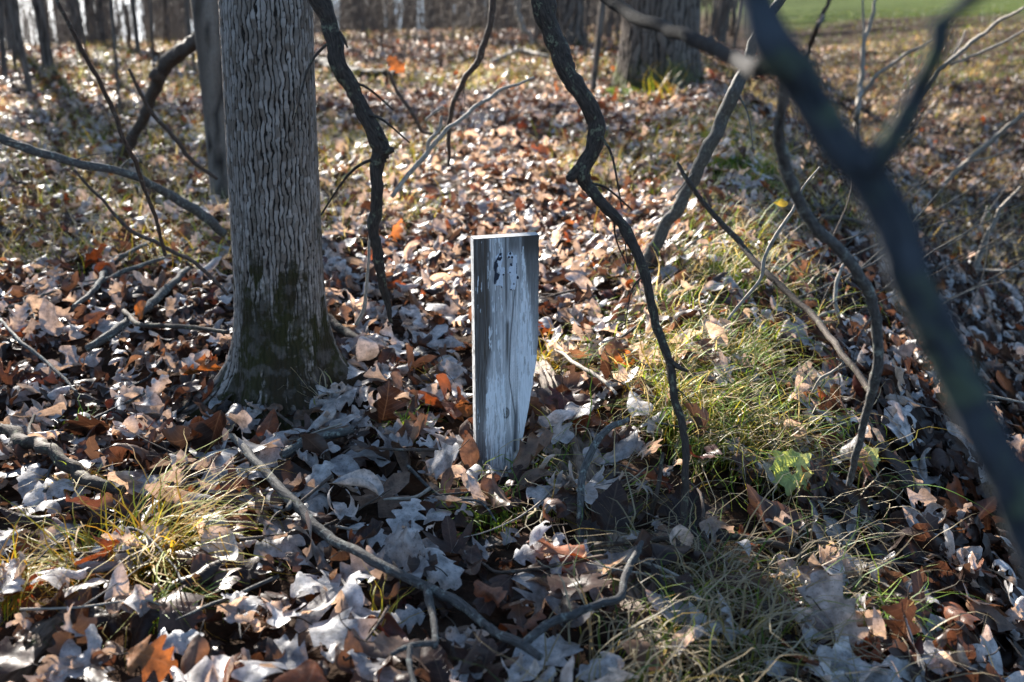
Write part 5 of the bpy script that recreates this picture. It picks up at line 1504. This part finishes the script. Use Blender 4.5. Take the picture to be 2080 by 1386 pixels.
def litter():
    g = np.random.default_rng(42)
    big = Bag()
    cand = []
    zones = [(0.95, 4.2, 690, BANK_HI, .62), (4.2, 9.5, 330, BANK_MID, .60), (9.5, 24, 105, BANK_LO, .58)]
    for (y0, y1, dens, bank, fan) in zones:
        # sample a fan
        n = int(dens * fan * (y1 ** 2 - y0 ** 2))
        Y = np.sqrt(y0 ** 2 + (y1 ** 2 - y0 ** 2) * g.random(n)); X = Y * g.uniform(-fan, fan, n)
        if y0 < 1:
            m = int(.6 * n * .12); Y = np.concatenate([Y, g.uniform(.5, 1.0, m)]); X = np.concatenate([X, g.uniform(-.8, .8, m)]); n = len(X)
        d = X - edge_x(Y)
        keep = np.ones(n, bool)
        for t in TREES:
            r = {True: .13, False: .10}[t[3] < 8]
            keep &= np.hypot(X - t[1], Y - t[2]) > r
        keep &= ~((np.abs(d + .12) < .20) & (Y < 3.6) & (Y > 1.05) & (g.random(n) < .50))
        keep &= ~(on_log(X, Y) & (g.random(n) < .75))
        for hx_, hy_, hl_ in SINGLES:
            hero_ = (np.hypot(X - hx_, Y - hy_) < .52 * hl_) | ((np.abs(X - hx_) < .40 * hl_) & (Y < hy_) & (Y > hy_ - .75 * hl_))
            keep &= ~(hero_ & (g.random(n) < .45))
        lawnk = (Y > 15) & (d > 4); keep &= ~(lawnk & (g.random(n) < .85))
        keep &= ~((np.abs(X - BX - .055) < .065) & (np.abs(Y - BY - .02) < .02))
        keep &= ~((np.abs(X - BX - .055) < .10) & (Y > BY - .13) & (Y < BY) & (g.random(n) < .3))
        X, Y = X[keep], Y[keep]; n = len(X); d = X - edge_x(Y)
        # the steep side of the ditch shows more of its depth, so it needs a denser cover
        ex = np.where((d > .12) & (d < 1.4) & (Y < 6))[0]; ex = np.concatenate([ex, ex[::2]])
        X = np.concatenate([X, X[ex] + g.normal(0, .05, len(ex))]); Y = np.concatenate([Y, Y[ex] + g.normal(0, .05, len(ex))]); n = len(X); d = X - edge_x(Y)
        Z = H(X, Y)
        lay = g.random(n)
        size = np.clip(g.normal(.080, .018, n), .042, .13) * np.where(g.random(n) < .22, g.uniform(.3, .6, n), 1) * np.where((Y < 2.2) & (g.random(n) < .3), 1.22, 1) * np.where(d > .4, .86, 1)
        thick = .062 if y0 < 1 else (.055 if y0 < 5 else .05)
        yaw = g.uniform(0, 6.283, n); ta = g.uniform(0, 6.283, n)
        tilt = np.abs(g.normal(0, .46, n)) * np.where(d > .1, 1.5, 1); steep = g.random(n) < .10; tilt = np.where(steep, g.uniform(.9, 1.5, n), tilt)
        flip = g.random(n) < .5
        R = rotmats(yaw, ta, tilt, flip)
        dx, dy = slope_normals(X, Y)
        pk = g.integers(0, len(bank), n)
        if y0 < 9:
            wts = np.array([.40, .15, .09, .17, .105, .045, .03, .01])
        else:
            wts = np.array([.31, .14, .07, .16, .20, .06, .02, .04])
        ci = g.choice(len(CN), n, p=wts / wts.sum())
        pal = np.array([PAL[c] for c in CN])
        tint = pal[ci] * g.uniform(.72, 1.2, (n, 1))
        dk = (d > .2) & (Y < 7) & (g.random(n) < .45)
        tint = np.where(dk[:, None], np.array(PAL['dark brown']) * g.uniform(.6, 1.7, (n, 1)), tint); ci = np.where(dk, CN.index('dark brown'), ci)
        # buried leaves are older and darker brown
        old = lay < .36
        tint = np.where(old[:, None] & (g.random((n, 1)) < .6), np.array(PAL['dark brown']) * g.uniform(.7, 1.5, (n, 1)), tint)
        Cz = Z + .004 + thick * lay + .012 * np.sin(tilt)
        px, py, dep = project(np.stack([X, Y, Cz], 1))
        score = (size / dep) * (lay ** 1.5) * ((px > 15) & (px < 2065) & (py > 300) & (py < 1372))
        score[old] = 0
        # not behind the thick blurred branch or the trunk
        score[(np.abs(px - np.interp(py, [100, 420, 700, 1000, 1180], [1570, 1790, 1910, 2050, 2130])) < 75)] = 0
        score[(px > 440) & (px < 660) & (py < 800)] = 0
        for i, P in enumerate(bank):
            idx = np.where(pk == i)[0]
            if not len(idx): continue
            V, uv, F = P[0], P[1], P[2]
            W = np.einsum('nij,vj->nvi', R[idx], V) * size[idx, None, None]
            W[:, :, 2] += dx[idx, None] * W[:, :, 0] + dy[idx, None] * W[:, :, 1]
            lo = np.percentile(W[:, :, 2], 12, axis=1)
            cz = Cz[idx] - np.minimum(lo, 0) * .75
            W += np.stack([X[idx], Y[idx], cz], 1)[:, None, :]
            for q, j in enumerate(idx):
                cand.append((score[j] if y0 < 5 else 0, W[q], uv, F, P, tint[j], j, (X[j], Y[j], float(cz[q])), (px[j], py[j], CN[ci[j]], size[j], math.degrees(tilt[j])), R[j], (dx[j], dy[j])))
    order = sorted(range(len(cand)), key=lambda i: -cand[i][0])
    nsing = 298 - len(SINGLES)
    top = set(order[:nsing])
    used = {}
    gg = np.random.default_rng(4)
    for i, c in enumerate(cand):
        sc_, W, uv, F, P, tint, j, pos, info, R, dd = c
        if i in top:
            lb = leaf_label(info[0], info[1], info[2], P[3], P[4], info[3], info[4])
            S_ = stalk(P[0], uv, gg)
            SW = S_[0] @ R.T * info[3]; SW[:, 2] += dd[0] * SW[:, 0] + dd[1] * SW[:, 1]; SW += np.array(pos)
            o = single_leaf(W, uv, F, P[3], np.array(PAL[info[2]]) * (tint.sum() / sum(PAL[info[2]])), lb, pos, (SW, S_[1], S_[2]))
            used.setdefault(lb, []).append(o)
        else:
            big.add(W, F, uv[F.ravel()], tint=np.tile(tint, (len(W), 1)))
    for lb, os_ in used.items():
        for o in os_:
            o["group"] = ("leaves that look alike, each a " + lb) if len(os_) > 1 else "large dry leaves in the foreground"
    o = big.build("fallen_leaves", M_LEAF)
    tag(o, "thick litter of dry brown, tan and grey leaves covering the forest floor", "leaves", kind="stuff")
litter()

# ------------------------------------------------------------------ pale green seedling on the bank
def seedling(px, py, r, label, seed, n=3):
    g = np.random.default_rng(seed)
    c = ground(px, py + r * .6); top = c + np.array([0, 0, .085])
    root = empty("seedling", c); tag(root, label, "seedling")
    V, F, U = tube([c - np.array([0, 0, .01]), (c + top) / 2 + np.array([.004, 0, 0]), top], [.0014, .0012, .001], 6, 8)
    make_mesh("stem", V - c, F, M_BROWNT, root, None, uv=U)
    dep = project(top[None])[2][0]; L = r * dep / FPX
    for k in range(n):
        V, uv, F = leaf_grid('broad', 56, 5, g)
        V = V * np.array([1.05, 1, 1])
        V = bend(V, -.8, -.7, 0, .12, g)
        V[:, 1] += .45
        a = [math.radians(-105), math.radians(40), math.radians(130)][k % 3] - math.pi / 2
        R = rotmats(np.array([a]), np.array([0.0]), np.array([.85]), np.array([False]))[0]
        W = V @ R.T * L + (top - c)
        t = np.tile(np.array([(.48, .56, .22), (.52, .58, .26), (.43, .52, .17)][k % 3]), (len(W), 1)) * (1 - .25 * (fbm(uv[:, 0] * 14, uv[:, 1] * 14, k) > .55))[:, None]
        make_mesh("leaf", W, F, M_BLADE, root, None, uv=uv[F.ravel()], attrs={"tint": t})
seedling(1602, 1000, 58, "pale yellow-green seedling with three toothed leaves on the grassy bank", 5)
seedling(1752, 985, 36, "smaller half-hidden green seedling right of the pale one", 6, 2)
g = np.random.default_rng(31)
for px, py, Y, cn, lb in [(806, 132, 4.2, 'orange-brown', "bright orange leaf caught on a twig in the sunny clearing"), (1588, 412, 2.3, 'tan', "yellow-green narrow leaf stuck on twigs near the curved branch")]:
    V, uv, F = leaf_grid('redoak' if Y > 3 else 'oval', 30, 4, g)
    V = bend(V, -2, -.6, .3, .2, g)
    R = rotmats(np.array([.8 if Y > 3 else 1.5]), np.array([0.0]), np.array([1.0]), np.array([False]))[0]
    p = at(px, py, Y); W = V @ R.T * (.10 if Y > 3 else .035) + p
    single_leaf(W, uv, F, 'redoak' if Y > 3 else 'oval', np.array(PAL[cn]) if Y > 3 else np.array([.40, .40, .06]), lb, p)
